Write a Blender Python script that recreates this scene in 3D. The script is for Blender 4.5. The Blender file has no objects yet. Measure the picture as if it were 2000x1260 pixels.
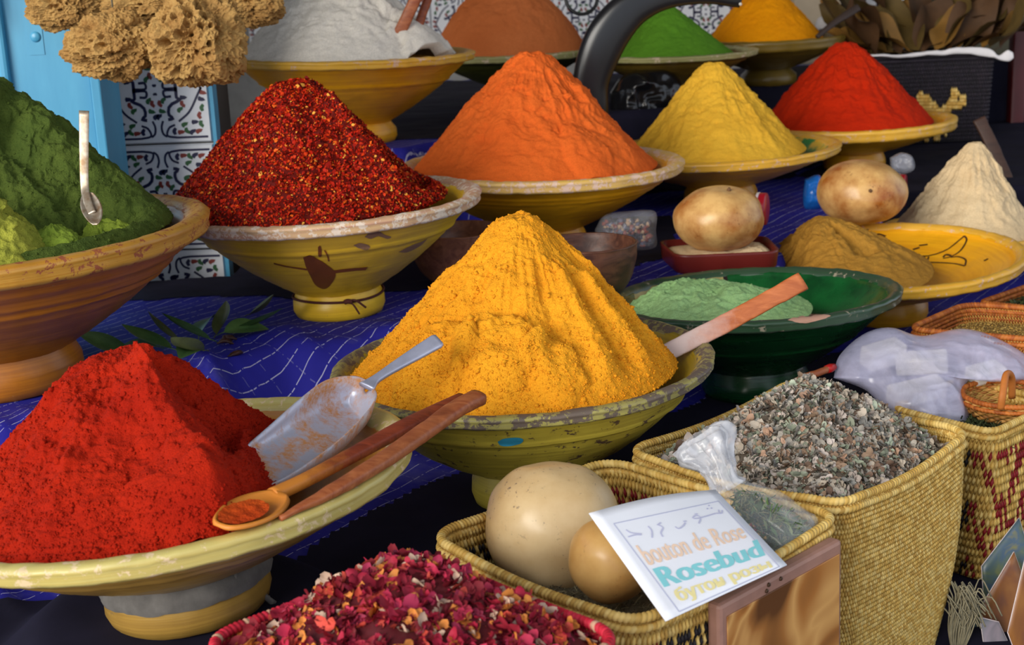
import bpy, bmesh, math, random
import numpy as np
from mathutils import Vector, Matrix, noise as mnoise
from mathutils.bvhtree import BVHTree

random.seed(7)
RNG = np.random.default_rng(7)
SC = bpy.context.scene
COL = SC.collection

# ------------------------------------------------------------------ camera
F = 2770.0                      # focal length in pixels of a 2000 x 1260 frame
PITCH = math.radians(14.3)
ROLL = math.radians(-2.6)
CAMZ = 1.21
CAM_M = Matrix.Rotation(math.pi / 2 - PITCH, 3, 'X') @ Matrix.Rotation(ROLL, 3, 'Z')
CAM_P = Vector((0, 0, CAMZ))
cam_data = bpy.data.cameras.new('camera')
cam_data.sensor_width = 36.0
cam_data.lens = F / 2000.0 * 36.0
cam_data.clip_start = 0.05
cam_data.dof.use_dof = True
cam_data.dof.focus_distance = 1.6
cam_data.dof.aperture_fstop = 11.0
cam = bpy.data.objects.new('camera', cam_data)
cam.matrix_world = Matrix.Translation(CAM_P) @ CAM_M.to_4x4()
COL.objects.link(cam)
SC.camera = cam

# ------------------------------------------------------------------ sky, sun, exposure
world = bpy.data.worlds.new('world')
SC.world = world
world.use_nodes = True
bg = world.node_tree.nodes['Background']
bg.inputs['Color'].default_value = (0.80, 0.88, 1.0, 1)
bg.inputs['Strength'].default_value = 1.0
sun_data = bpy.data.lights.new('sun', 'SUN')
sun_data.energy = 3.2
sun_data.angle = math.radians(36)
sun_data.color = (1.0, 0.95, 0.86)
sun = bpy.data.objects.new('sun', sun_data)
sun.rotation_euler = Vector((0.54, 0.68, -0.27)).to_track_quat('-Z', 'Y').to_euler()
sun.location = (-3, -2, 4)
COL.objects.link(sun)
vs = SC.view_settings
vs.view_transform = 'Standard'
vs.look = 'None'
vs.gamma = 1.0
vs.use_curve_mapping = False
vs.exposure = 0.18


# ------------------------------------------------------------------ geometry helpers
def ray(px, py):
    return CAM_M @ Vector(((px - 1000) / F, -(py - 630) / F, -1.0))


def at_y(px, py, y):
    d = ray(px, py)
    return CAM_P + d * (y / d.y)


def at_z(px, py, z):
    d = ray(px, py)
    return CAM_P + d * ((z - CAMZ) / d.z)


def proj(p):
    q = CAM_M.transposed() @ (Vector(p) - CAM_P)
    return 1000 - F * q.x / q.z, 630 + F * q.y / q.z


def proj_np(P):
    M = np.array(CAM_M)
    Q = (P - np.array(CAM_P)) @ M
    return 1000 - F * Q[:, 0] / Q[:, 2], 630 + F * Q[:, 1] / Q[:, 2]


def hash3(ix, iy, iz):
    h = (ix.astype(np.uint32) * np.uint32(374761393) + iy.astype(np.uint32) * np.uint32(668265263)
         + iz.astype(np.uint32) * np.uint32(2147483647 - 58))
    h = (h ^ (h >> np.uint32(13))) * np.uint32(1274126177)
    h = h ^ (h >> np.uint32(16))
    return (h & np.uint32(0xFFFFFF)).astype(np.float64) / float(0xFFFFFF)


def vnoise(P):
    I = np.floor(P).astype(np.int64)
    f = P - I
    f = f * f * f * (f * (f * 6 - 15) + 10)
    I = I.astype(np.int32)
    x, y, z = I[:, 0], I[:, 1], I[:, 2]
    r = 0
    for a in (0, 1):
        for b in (0, 1):
            for c in (0, 1):
                w = (f[:, 0] if a else 1 - f[:, 0]) * (f[:, 1] if b else 1 - f[:, 1]) * (f[:, 2] if c else 1 - f[:, 2])
                r = r + w * hash3(x + a, y + b, z + c)
    return r * 2 - 1


def fbm(P, oct=4, gain=0.5):
    a, s, r = 1.0, 1.0, 0
    for k in range(oct):
        r = r + a * vnoise(P * s + 17.3 * k)
        a *= gain
        s *= 2.03
    return r


def ridged(P, oct=3):
    a, s, r = 1.0, 1.0, 0
    for k in range(oct):
        r = r + a * (1 - 2 * np.abs(vnoise(P * s + 9.7 * k)))
        a *= 0.5
        s *= 2.1
    return r


def np_mesh(name, V, faces, smooth=True, col=None):
    """faces: list of int arrays (n,3) and/or (n,4)"""
    if not isinstance(faces, (list, tuple)):
        faces = [faces]
    faces = [np.asarray(f, dtype=np.int32) for f in faces if len(f)]
    V = np.asarray(V, dtype=np.float32)
    me = bpy.data.meshes.new(name)
    me.vertices.add(len(V))
    me.vertices.foreach_set('co', V.ravel())
    loops = np.concatenate([f.ravel() for f in faces])
    tot = np.concatenate([np.full(len(f), f.shape[1], np.int32) for f in faces])
    start = np.concatenate([[0], np.cumsum(tot)[:-1]]).astype(np.int32)
    me.loops.add(len(loops))
    me.loops.foreach_set('vertex_index', loops)
    me.polygons.add(len(tot))
    me.polygons.foreach_set('loop_start', start)
    me.polygons.foreach_set('loop_total', tot)
    me.polygons.foreach_set('use_smooth', np.full(len(tot), smooth, bool))
    if col is not None:
        ca = me.color_attributes.new('Col', 'FLOAT_COLOR', 'POINT')
        c4 = np.ones((len(V), 4), np.float32)
        c4[:, :3] = col
        ca.data.foreach_set('color', c4.ravel())
    me.update(calc_edges=True)
    me.validate()
    return me


def link(name, me, mat=None, parent=None, loc=None, rot=None):
    o = bpy.data.objects.new(name, me)
    COL.objects.link(o)
    if mat is not None and me is not None:
        if not me.materials:
            me.materials.append(mat)
    if parent is not None:
        o.parent = parent
    if loc is not None:
        o.location = loc
    if rot is not None:
        o.rotation_euler = rot
    return o


def tag(o, label, cat, group=None, kind=None):
    o['label'] = label
    o['category'] = cat
    if group:
        o['group'] = group
    if kind:
        o['kind'] = kind
    return o


def structure(o, label=None):
    o['kind'] = 'structure'
    if label:
        o['label'] = label
    return o


def empty(name, loc=(0, 0, 0), rot=(0, 0, 0)):
    o = bpy.data.objects.new(name, None)
    o.empty_display_size = 0.05
    o.location = loc
    o.rotation_euler = rot
    COL.objects.link(o)
    return o


def grid_faces(nu, nv, closed_u=False, off=0):
    """vertex index = v*nu+u ; closed in u if asked"""
    U = nu if closed_u else nu - 1
    u = np.arange(U)
    v = np.arange(nv - 1)
    uu, vv = np.meshgrid(u, v)
    uu = uu.ravel()
    vv = vv.ravel()
    u1 = (uu + 1) % nu
    return np.stack([vv * nu + uu, vv * nu + u1, (vv + 1) * nu + u1, (vv + 1) * nu + uu], 1) + off


def lathe(profile, n=96, closed=False, jitter=0.0, seed=0):
    """profile list of (r,z), from bottom outside up; closed joins last to first"""
    pr = np.array(profile, float)
    a = np.arange(n) / n * 2 * np.pi
    V = np.zeros((len(pr), n, 3))
    V[:, :, 0] = pr[:, 0:1] * np.cos(a)
    V[:, :, 1] = pr[:, 0:1] * np.sin(a)
    V[:, :, 2] = pr[:, 1:2]
    V = V.reshape(-1, 3)
    Fq = grid_faces(n, len(pr), True)
    if closed:
        k = len(pr) - 1
        u = np.arange(n)
        u1 = (u + 1) % n
        Fq = np.concatenate([Fq, np.stack([k * n + u, k * n + u1, u1, u], 1)])
    if jitter:
        d = fbm(V * 60 + seed, 3)
        rad = V.copy()
        rad[:, 2] = 0
        nn = np.linalg.norm(rad, axis=1, keepdims=True) + 1e-9
        V = V + rad / nn * (d * jitter)[:, None]
        V[:, 2] += fbm(V * 60 + seed + 40, 3) * jitter
    return V, Fq


def smooth_curve(pts, n):
    """Catmull-Rom through points (k,d) -> (n,d)"""
    P = np.array(pts, float)
    k = len(P)
    Q = np.vstack([2 * P[0] - P[1], P, 2 * P[-1] - P[-2]])
    t = np.linspace(0, k - 1 - 1e-9, n)
    i = np.floor(t).astype(int)
    f = (t - i)[:, None]
    p0, p1, p2, p3 = Q[i], Q[i + 1], Q[i + 2], Q[i + 3]
    return 0.5 * (2 * p1 + (p2 - p0) * f + (2 * p0 - 5 * p1 + 4 * p2 - p3) * f ** 2 + (3 * p1 - p0 - 3 * p2 + p3) * f ** 3)


def loft(path, wid, thk, up=(0, 0, 1), n=14, power=2.0, cap=True):
    """tube of superellipse section along path (k,3); wid across, thk along 'up'"""
    P = np.array(path, float)
    k = len(P)
    T = np.gradient(P, axis=0)
    T /= np.linalg.norm(T, axis=1, keepdims=True) + 1e-12
    up = np.array(up, float)
    if up.ndim == 1:
        up = np.tile(up, (k, 1))
    S = np.cross(T, up)
    S /= np.linalg.norm(S, axis=1, keepdims=True) + 1e-12
    N = np.cross(S, T)
    a = np.arange(n) / n * 2 * np.pi
    ca, sa = np.cos(a), np.sin(a)
    cx = np.sign(ca) * np.abs(ca) ** (2 / power)
    sy = np.sign(sa) * np.abs(sa) ** (2 / power)
    w = np.broadcast_to(np.asarray(wid, float), (k,))
    t = np.broadcast_to(np.asarray(thk, float), (k,))
    V = P[:, None, :] + S[:, None, :] * (w[:, None] * cx / 2)[:, :, None] + N[:, None, :] * (t[:, None] * sy / 2)[:, :, None]
    V = V.reshape(-1, 3)
    faces = [grid_faces(n, k, True)[:, ::-1]]
    if cap:
        V = np.vstack([V, P[0], P[-1]])
        u = np.arange(n)
        u1 = (u + 1) % n
        faces.append(np.stack([np.full(n, k * n), u, u1], 1))
        b = (k - 1) * n
        faces.append(np.stack([np.full(n, k * n + 1), b + u1, b + u], 1))
    return V, faces


def merge(parts):
    """parts: list of (V, faces[, col])"""
    Vs, T, Q, C = [], [], [], []
    off = 0
    for p in parts:
        V, fs = p[0], p[1]
        if not isinstance(fs, (list, tuple)):
            fs = [fs]
        for f in fs:
            f = np.asarray(f)
            if len(f) == 0:
                continue
            (T if f.shape[1] == 3 else Q).append(f + off)
        Vs.append(V)
        if len(p) > 2:
            C.append(np.broadcast_to(np.array(p[2], float), (len(V), 3)))
        off += len(V)
    faces = []
    if Q:
        faces.append(np.concatenate(Q))
    if T:
        faces.append(np.concatenate(T))
    return np.concatenate(Vs), faces, (np.concatenate(C) if C else None)


def box(lo, hi):
    x0, y0, z0 = lo
    x1, y1, z1 = hi
    V = np.array([(x0, y0, z0), (x1, y0, z0), (x1, y1, z0), (x0, y1, z0), (x0, y0, z1), (x1, y0, z1), (x1, y1, z1), (x0, y1, z1)], float)
    Fq = np.array([(0, 3, 2, 1), (4, 5, 6, 7), (0, 1, 5, 4), (1, 2, 6, 5), (2, 3, 7, 6), (3, 0, 4, 7)])
    return V, [Fq]


def box_obj(name, lo, hi, mat, parent=None, bevel=0.0):
    V, Fs = box(lo, hi)
    o = link(name, np_mesh(name, V, Fs, smooth=False), mat, parent)
    if bevel:
        m = o.modifiers.new('bevel', 'BEVEL')
        m.width = bevel
        m.segments = 2
    return o


def scatter(tv, tf, pos, normal, size, col, spin=None, tilt=0.35, flat=None):
    """instances of template (verts, list of faces) merged into arrays; size (n,) ; col (n,3)"""
    n = len(pos)
    normal = normal + RNG.normal(0, tilt, (n, 3))
    normal /= np.linalg.norm(normal, axis=1, keepdims=True)
    ref = RNG.normal(0, 1, (n, 3))
    t = np.cross(normal, ref)
    t /= np.linalg.norm(t, axis=1, keepdims=True) + 1e-9
    b = np.cross(normal, t)
    R = np.stack([t, b, normal], 2)            # columns
    size = np.asarray(size, float)
    if size.ndim == 1:
        size = np.repeat(size[:, None], 3, 1)
    L = tv[None, :, :] * size[:, None, :]
    V = np.einsum('nij,nkj->nki', R, L) + pos[:, None, :]
    off = (np.arange(n) * len(tv))[:, None, None]
    faces = [(np.asarray(f)[None] + off).reshape(-1, np.asarray(f).shape[1]) for f in tf]
    C = np.repeat(col, len(tv), axis=0)
    return V.reshape(-1, 3), faces, C


def tri_of(faces):
    out = []
    for f in faces:
        f = np.asarray(f)
        if f.shape[1] == 3:
            out.append(f)
        else:
            out.append(f[:, [0, 1, 2]])
            out.append(f[:, [0, 2, 3]])
    return np.concatenate(out)


def sample_surface(V, faces, n, weight=None):
    T = tri_of(faces)
    a, b, c = V[T[:, 0]], V[T[:, 1]], V[T[:, 2]]
    N = np.cross(b - a, c - a)
    A = np.linalg.norm(N, axis=1)
    w = A.copy()
    if weight is not None:
        w = w * weight((a + b + c) / 3, N / (A[:, None] + 1e-12))
    w = w / w.sum()
    i = RNG.choice(len(T), n, p=w)
    r1 = np.sqrt(RNG.random(n))[:, None]
    r2 = RNG.random(n)[:, None]
    P = a[i] * (1 - r1) + b[i] * r1 * (1 - r2) + c[i] * r1 * r2
    return P, N[i] / (A[i][:, None] + 1e-12)


def world_bvh(objs):
    vs, fs = [], []
    off = 0
    for o in objs:
        mw = world_matrix(o)
        for v in o.data.vertices:
            vs.append(mw @ v.co)
        for p in o.data.polygons:
            fs.append([off + k for k in p.vertices])
        off += len(o.data.vertices)
    return BVHTree.FromPolygons(vs, fs)


def local_matrix(o):
    return Matrix.LocRotScale(o.location, o.rotation_euler.to_quaternion(), o.scale)


def world_matrix(o):
    m = local_matrix(o)
    if o.parent:
        m = world_matrix(o.parent) @ m
    return m


def hit(bvh, px, py):
    d = ray(px, py).normalized()
    loc, nor, idx, dist = bvh.ray_cast(CAM_P, d)
    if loc is None:
        return None, None
    if nor.dot(d) > 0:
        nor = -nor
    return loc, nor


def ribbon_on(bvh, pxpts, width, lift=0.0007, n=24):
    """painted stroke: strip laid on a surface through the given picture points"""
    P = smooth_curve(pxpts, n) if len(pxpts) > 2 else np.linspace(pxpts[0], pxpts[1], n)
    L, N = [], []
    for x, y in P:
        a, b = hit(bvh, x, y)
        if a is not None:
            L.append(a + b * lift)
            N.append(b)
    V, fq = [], []
    for i in range(len(L)):
        t = (L[min(i + 1, len(L) - 1)] - L[max(i - 1, 0)]).normalized()
        s = t.cross(N[i]).normalized()
        w = width / 2
        V += [tuple(L[i] + s * w), tuple(L[i] - s * w)]
        if i:
            fq.append((2 * i - 2, 2 * i - 1, 2 * i + 1, 2 * i))
    return np.array(V), [np.array(fq)]


def patch_on(bvh, outline, lift=0.0007):
    """painted or chipped patch: fan laid on a surface inside the given picture outline"""
    cx = sum(p[0] for p in outline) / len(outline)
    cy = sum(p[1] for p in outline) / len(outline)
    O = np.array(outline, float)
    O = smooth_curve(np.vstack([O, O[:1]]), 40)[:-1]
    rings = [0.33, 0.66, 1.0]
    V = []
    a, b = hit(bvh, cx, cy)
    if a is None:
        for x, y in O:
            a, b = hit(bvh, x, y)
            if a is not None:
                break
    V.append(tuple(a + b * lift))
    for r in rings:
        for x, y in O:
            p, q = hit(bvh, cx + (x - cx) * r, cy + (y - cy) * r)
            V.append(tuple((p + q * lift) if p is not None else a + b * lift))
    m = len(O)
    u = np.arange(m)
    u1 = (u + 1) % m
    T = np.stack([np.zeros(m, int), 1 + u, 1 + u1], 1)
    Q = np.concatenate([np.stack([1 + k * m + u, 1 + (k + 1) * m + u, 1 + (k + 1) * m + u1, 1 + k * m + u1], 1) for k in range(2)])
    return np.array(V), [Q, T]


# ------------------------------------------------------------------ material helpers
def srgb(r, g, b):
    f = lambda c: (c / 255 / 12.92) if c / 255 <= 0.04045 else ((c / 255 + 0.055) / 1.055) ** 2.4
    return (f(r), f(g), f(b))


class NT:
    def __init__(self, name):
        self.m = bpy.data.materials.new(name)
        self.m.use_nodes = True
        self.t = self.m.node_tree
        self.b = self.t.nodes['Principled BSDF']
        self.out = self.t.nodes['Material Output']

    def n(self, typ, **kw):
        x = self.t.nodes.new(typ)
        for k, v in kw.items():
            if k.startswith('_'):
                setattr(x, k[1:], v)
            else:
                x.inputs[k.replace('__', ' ')].default_value = v
        return x

    def l(self, a, b):
        self.t.links.new(a, b)

    def coord(self, kind='Object'):
        return self.n('ShaderNodeTexCoord').outputs[kind]

    def mapping(self, vec, scale=(1, 1, 1), rot=(0, 0, 0), loc=(0, 0, 0)):
        m = self.n('ShaderNodeMapping')
        m.inputs['Scale'].default_value = scale
        m.inputs['Rotation'].default_value = rot
        m.inputs['Location'].default_value = loc
        self.l(vec, m.inputs['Vector'])
        return m.outputs['Vector']

    def noise(self, vec, scale, detail=4, rough=0.55, dist=0.0):
        x = self.n('ShaderNodeTexNoise', Scale=scale, Detail=detail, Roughness=rough, Distortion=dist)
        self.l(vec, x.inputs['Vector'])
        return x.outputs['Fac']

    def ramp(self, fac, stops, interp='LINEAR'):
        r = self.n('ShaderNodeValToRGB')
        r.color_ramp.interpolation = interp
        e = r.color_ramp.elements
        while len(e) < len(stops):
            e.new(0.5)
        for k, (p, c) in enumerate(stops):
            e[k].position = p
            e[k].color = (c, c, c, 1) if not hasattr(c, '__len__') else (*c, 1)
        self.l(fac, r.inputs['Fac'])
        return r.outputs['Color']

    def mix(self, fac, a, b, mode='MIX'):
        x = self.n('ShaderNodeMix', _data_type='RGBA', _blend_type=mode)
        for s, v in ((x.inputs[0], fac), (x.inputs[6], a), (x.inputs[7], b)):
            if hasattr(v, 'is_linked') or hasattr(v, 'links'):
                self.l(v, s)
            elif hasattr(v, '__len__'):
                s.default_value = (*v[:3], 1)
            else:
                s.default_value = v
        return x.outputs[2]

    def math(self, op, a, b=None):
        x = self.n('ShaderNodeMath', _operation=op)
        for s, v in ((x.inputs[0], a), (x.inputs[1], b)):
            if v is None:
                continue
            if hasattr(v, 'links'):
                self.l(v, s)
            else:
                s.default_value = v
        return x.outputs[0]

    def bump(self, height, strength=0.4, dist=0.002, prev=None):
        x = self.n('ShaderNodeBump', Strength=strength, Distance=dist)
        self.l(height, x.inputs['Height'])
        if prev is not None:
            self.l(prev, x.inputs['Normal'])
        return x.outputs['Normal']

    def set(self, color=None, rough=None, normal=None, spec=None, metal=None, **kw):
        for nm, v in (('Base Color', color), ('Roughness', rough), ('Normal', normal), ('Specular IOR Level', spec), ('Metallic', metal)):
            if v is None:
                continue
            s = self.b.inputs[nm]
            if hasattr(v, 'links'):
                self.l(v, s)
            elif hasattr(v, '__len__'):
                s.default_value = (*v[:3], 1)
            else:
                s.default_value = v
        for k, v in kw.items():
            self.b.inputs[k.replace('__', ' ')].default_value = v
        return self.m


def m_powder(name, c1, c2, grain=700, bump=0.5, patch=9):
    t = NT(name)
    c = t.coord()
    f = t.noise(c, patch, 5, 0.6)
    g = t.noise(c, grain, 3, 0.6)
    col = t.mix(t.ramp(f, [(0.3, 0.0), (0.7, 1.0)]), c1, c2)
    dark = tuple(x * 0.72 for x in c2)
    col = t.mix(t.ramp(g, [(0.35, 0.55), (0.6, 0.0)]), col, dark)
    nb = t.bump(g, bump, 0.0022)
    nb = t.bump(t.noise(c, grain * 0.22, 4, 0.6), bump * 0.8, 0.006, nb)
    return t.set(col, 0.95, nb, 0.12)


def m_glaze(name, c1, c2, wear, wear_amt=0.5, rough=0.28, bands=26, scale=1.0, edge=None):
    """glazed earthenware: thrown rings, patchy glaze, chipped spots"""
    t = NT(name)
    c = t.coord()
    ring = t.noise(t.mapping(c, (2, 2, bands * 4)), 3, 4, 0.6)
    col = t.mix(t.ramp(ring, [(0.35, 0.0), (0.65, 1.0)]), c1, c2)
    pt = t.noise(c, 14 * scale, 5, 0.65)
    col = t.mix(t.ramp(pt, [(0.5, 0.0), (0.72, 0.35)]), col, tuple(x * 0.6 for x in c2))
    chip = t.noise(c, 58 * scale, 8, 0.72, 0.3)
    lo = 0.72 - 0.24 * wear_amt
    mask = t.ramp(chip, [(lo, 0.0), (lo + 0.035, 1.0)])
    col = t.mix(mask, col, wear)
    r = t.mix(mask, (rough,) * 3, (0.8,) * 3)
    r = t.mix(t.noise(c, 25, 4), r, (0.38,) * 3)
    nb = t.bump(mask, 0.25, -0.0012)
    nb = t.bump(ring, 0.18, 0.002, nb)
    return t.set(col, r, nb, 0.5)


def m_plain(name, c, rough=0.6, var=0.25, scale=20, bump=0.0, spec=0.4, metal=0.0, c2=None):
    t = NT(name)
    co = t.coord()
    f = t.noise(co, scale, 5, 0.6)
    d = c2 if c2 is not None else tuple(x * (1 - var) for x in c)
    col = t.mix(t.ramp(f, [(0.3, 0.0), (0.7, 1.0)]), c, d)
    nb = t.bump(f, bump, 0.003) if bump else None
    return t.set(col, rough, nb, spec, metal)


def m_attr(name, rough=0.7, spec=0.3, var=0.2, scale=80, bump=0.0, trans=0.0):
    """colour carried by each piece of the mesh"""
    t = NT(name)
    a = t.n('ShaderNodeAttribute', _attribute_name='Col')
    co = t.coord()
    f = t.noise(co, scale, 4, 0.6)
    col = t.mix(t.math('MULTIPLY', f, var), a.outputs['Color'], (0.05, 0.03, 0.02))
    nb = t.bump(f, bump, 0.002) if bump else None
    return t.set(col, rough, nb, spec)


def m_objcol(name, rough=0.7, spec=0.3, var=0.3, scale=250, bump=0.2):
    t = NT(name)
    a = t.n('ShaderNodeObjectInfo')
    f = t.noise(t.coord(), scale, 4, 0.6)
    col = t.mix(t.math('MULTIPLY', f, var), a.outputs['Color'], (0.06, 0.03, 0.02))
    return t.set(col, rough, t.bump(f, bump, 0.001), spec)


def m_wood(name, c1, c2, scale=60, rough=0.45, axis='X', stretch=14.0, dark=None):
    t = NT(name)
    c = t.coord()
    s = {'X': (1 / stretch, 1, 1), 'Y': (1, 1 / stretch, 1), 'Z': (1, 1, 1 / stretch)}[axis]
    g = t.noise(t.mapping(c, s), scale * 2.0, 6, 0.65, 1.2)
    col = t.mix(t.ramp(g, [(0.35, 0.0), (0.65, 1.0)]), c1, c2)
    if dark is not None:
        col = t.mix(t.ramp(t.noise(c, scale * 0.35, 4), [(0.55, 0.0), (0.7, 0.8)]), col, dark)
    return t.set(col, rough, t.bump(g, 0.3, 0.002), 0.4)


def m_film(name, tint, alpha=0.35, rough=0.18):
    """thin clear or milky plastic film"""
    t = NT(name)
    c = t.coord()
    f = t.noise(c, 18, 5, 0.6, 0.6)
    a = t.math('MULTIPLY', t.ramp(f, [(0.3, 0.6), (0.7, 1.25)]), alpha)
    t.set(tint, rough, None, 0.9)
    t.l(a, t.b.inputs['Alpha'])
    return t.m

# ------------------------------------------------------------------ the setting
T0, T1, T2, T3 = 0.40, 0.55, 0.68, 0.855
M_floor = m_plain('stone_floor', srgb(196, 184, 166), 0.85, 0.25, 6, 0.3)
M_dark = m_plain('dark_wall', srgb(70, 66, 60), 0.9, 0.4, 5)
M_white_tile = m_plain('tile_glaze', srgb(232, 233, 238), 0.22, 0.08, 30, spec=0.5)
M_grout = m_plain('grout', srgb(150, 150, 150), 0.9)
M_paint = m_attr('tile_paint', 0.3, 0.5, 0.1)
M_blue = None


def m_bluepaint():
    t = NT('blue_gloss_paint')
    c = t.coord()
    f = t.noise(t.mapping(c, (1, 1, 0.25)), 9, 5, 0.6)
    col = t.mix(t.ramp(f, [(0.3, 0.0), (0.7, 1.0)]), srgb(88, 170, 205), srgb(62, 142, 182))
    chip = t.noise(c, 30, 6, 0.7)
    col = t.mix(t.ramp(chip, [(0.70, 0.0), (0.73, 1.0)]), col, srgb(40, 60, 75))
    return t.set(col, 0.35, t.bump(f, 0.15, 0.004), 0.5)


M_blue = m_bluepaint()
structure(box_obj('floor', (-8.0, -10.0, -0.05), (8.0, 5.2, 0.0), M_floor))
wall_back = structure(box_obj('wall_back', (-3.5, 4.75, 0.0), (3.5, 4.95, 2.895), M_grout))
structure(box_obj('wall_left', (-1.9, 2.9, 0.0), (-1.75, 4.75, 2.895), M_dark))
M_sky_block = m_plain('sky_block_canvas', srgb(120, 110, 96), 0.9, 0.2, 4)
structure(box_obj('sky_block_awning', (-2.6, 0.2, 2.90), (3.0, 4.95, 2.93), M_sky_block), 'unseen canvas awning added to block overhead sky')  # unseen awning, added to keep overhead sky light off the stall

NAVY, GREENP, REDP, OCHP = (0.012, 0.012, 0.06), (0.03, 0.12, 0.04), (0.25, 0.035, 0.025), (0.35, 0.2, 0.06)


def motif_mesh(s, detail=True):
    """painted ornament of one square tile, in the XZ plane, facing -Y, half size s"""
    P = []

    def stroke(pts, w, c):
        C = smooth_curve(pts, 14) if len(pts) > 2 else np.linspace(pts[0], pts[1], 6)
        T = np.gradient(C, axis=0)
        T /= np.linalg.norm(T, axis=1, keepdims=True) + 1e-9
        Nn = np.stack([-T[:, 1], T[:, 0]], 1)
        V = np.zeros((len(C) * 2, 3))
        w = w * 1.35
        V[0::2, 0], V[0::2, 2] = (C + Nn * w / 2).T
        V[1::2, 0], V[1::2, 2] = (C - Nn * w / 2).T
        i = np.arange(len(C) - 1)
        P.append((V * s, [np.stack([2 * i, 2 * i + 1, 2 * i + 3, 2 * i + 2], 1)], c))

    def leaf(x, y, r, a, c):
        k = np.arange(8) / 8 * 2 * np.pi
        rr = r * (1 + 0.35 * np.cos(2 * k) + 0.2 * np.cos(3 * k + a))
        V = np.zeros((9, 3))
        V[1:, 0] = x + rr * np.cos(k + a)
        V[1:, 2] = y + rr * np.sin(k + a)
        V[0, 0], V[0, 2] = x, y
        u = np.arange(8)
        P.append((V * s, [np.stack([np.zeros(8, int), 1 + u, 1 + (u + 1) % 8], 1)], c))

    for sx in (1, -1):
        for sy in (1, -1):
            m = lambda L: [(sx * x, sy * y) for x, y in L]
            # corner triangle with rounded hook
            stroke(m([(0.93, 0.90), (0.35, 0.90)]), 0.03, NAVY)
            stroke(m([(0.35, 0.90), (0.16, 0.86), (0.20, 0.72), (0.32, 0.66)]), 0.03, NAVY)
            stroke(m([(0.40, 0.60), (0.62, 0.42), (0.80, 0.12), (0.88, -0.02)]), 0.03, NAVY)
            # medallion
            stroke(m([(0.0, 0.06), (0.03, 0.10)]), 0.03, NAVY)
            stroke(m([(0.40, 0.0), (0.40, 0.16), (0.46, 0.20), (0.26, 0.30), (0.22, 0.46), (0.30, 0.54), (0.20, 0.56)]), 0.045, NAVY)
            stroke(m([(0.42, 0.02), (0.18, 0.02), (0.18, 0.13), (0.30, 0.13)]), 0.035, NAVY)
            stroke(m([(0.10, 0.58), (0.06, 0.70), (0.08, 0.82), (0.15, 0.88)]), 0.03, NAVY)
            rr = random.Random(3)
            for (x, y, c) in [(0.30, 0.78, NAVY), (0.42, 0.80, REDP), (0.54, 0.78, GREENP), (0.50, 0.66, GREENP), (0.64, 0.80, NAVY), (0.76, 0.79, REDP),
                              (0.70, 0.62, NAVY), (0.82, 0.66, GREENP), (0.80, 0.50, REDP), (0.86, 0.36, GREENP), (0.86, 0.20, NAVY), (0.90, 0.08, REDP),
                              (0.07, 0.26, REDP), (0.10, 0.40, GREENP), (0.03, 0.50, NAVY), (0.14, 0.20, GREENP), (0.44, 0.38, GREENP), (0.50, 0.28, REDP), (0.52, 0.16, NAVY)]:
                leaf(sx * x, sy * y, 0.056, rr.random() * 6, c)
    V, fs, c = merge(P)
    V[:, 1] = -0.0006
    return np_mesh('painted_motif', V, fs, False, c)


def tile_mesh(s, d=0.008):
    V, Fs = box((-s, 0, -s), (s, d, s))
    b = 0.003
    V[[0, 1, 4, 5], 0] *= (s - b) / s
    V[[0, 1, 4, 5], 2] *= (s - b) / s
    return np_mesh('tile', V, Fs, False)


TS = 0.1
ME_TILE, ME_MOTIF = tile_mesh(TS - 0.0012), motif_mesh(TS - 0.002)
for i in range(-2, 9):
    for j in range(2):
        t = link('tile', ME_TILE, M_white_tile, wall_back, (-0.32 + i * 0.2, 4.742, 1.02 + j * 0.2))
        link('painted_motif', ME_MOTIF, M_paint, t)
# tiled pillar between the blue door frame and the shelf
pc = at_y(312, 283, 2.62)
pil = structure(box_obj('wall_pillar', (-0.105, 0.012, -0.9), (0.105, 0.12, 1.2), M_dark), 'tile-clad pillar beside the blue door frame')
pil.location = pc
pil.rotation_euler = (0, 0, math.radians(-4))
for j in range(-2, 4):
    t = link('tile', ME_TILE, M_white_tile, pil, (0, 0.004, 0.1 + 0.2 * j))
    link('painted_motif', ME_MOTIF, M_paint, t)
box_obj('edge_strip', (0.1005, 0.002, -0.9), (0.1075, 0.03, 1.2), M_blue, pil)

# blue door frame
dp = at_y(98, 200, 2.45)
door = structure(empty('door_1', (dp.x, 2.45, 0.0)), 'blue painted wooden door frame with mouldings')
M_navyhole = m_plain('door_leaf_wood', srgb(30, 38, 46), 0.7)  # even dark blue-grey for the door leaf
box_obj('jamb', (-0.075, 0.0, 0.0), (0.075, 0.10, 2.2), M_blue, door, 0.004)
box_obj('architrave', (0.0745, -0.012, 0.0), (0.092, 0.11, 2.2), M_blue, door, 0.003)
box_obj('moulding', (-0.078, -0.014, 0.0), (-0.060, 0.02, 2.2), M_blue, door, 0.006)
box_obj('moulding', (-0.094, -0.006, 0.0), (-0.0785, 0.02, 2.2), M_blue, door, 0.004)
box_obj('door_leaf', (-0.42, 0.03, 0.0), (-0.0945, 0.08, 2.2), M_navyhole, door, 0.004)
hp = at_y(30, 15, 2.42)
V, fs = loft(smooth_curve([(-0.085, -0.02, hp.z + 0.18), (-0.086, -0.045, hp.z + 0.10), (-0.086, -0.045, hp.z + 0.02), (-0.085, -0.022, hp.z - 0.035)], 20), 0.016, 0.014, (0, -1, 0))
link('door_handle', np_mesh('door_handle', V, fs), M_blue, door)
lp = at_y(70, 72, 2.45)
V, fs = lathe([(0, 0), (0.009, 0), (0.009, 0.003), (0.006, 0.005), (0.0, 0.0055)], 20)
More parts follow.
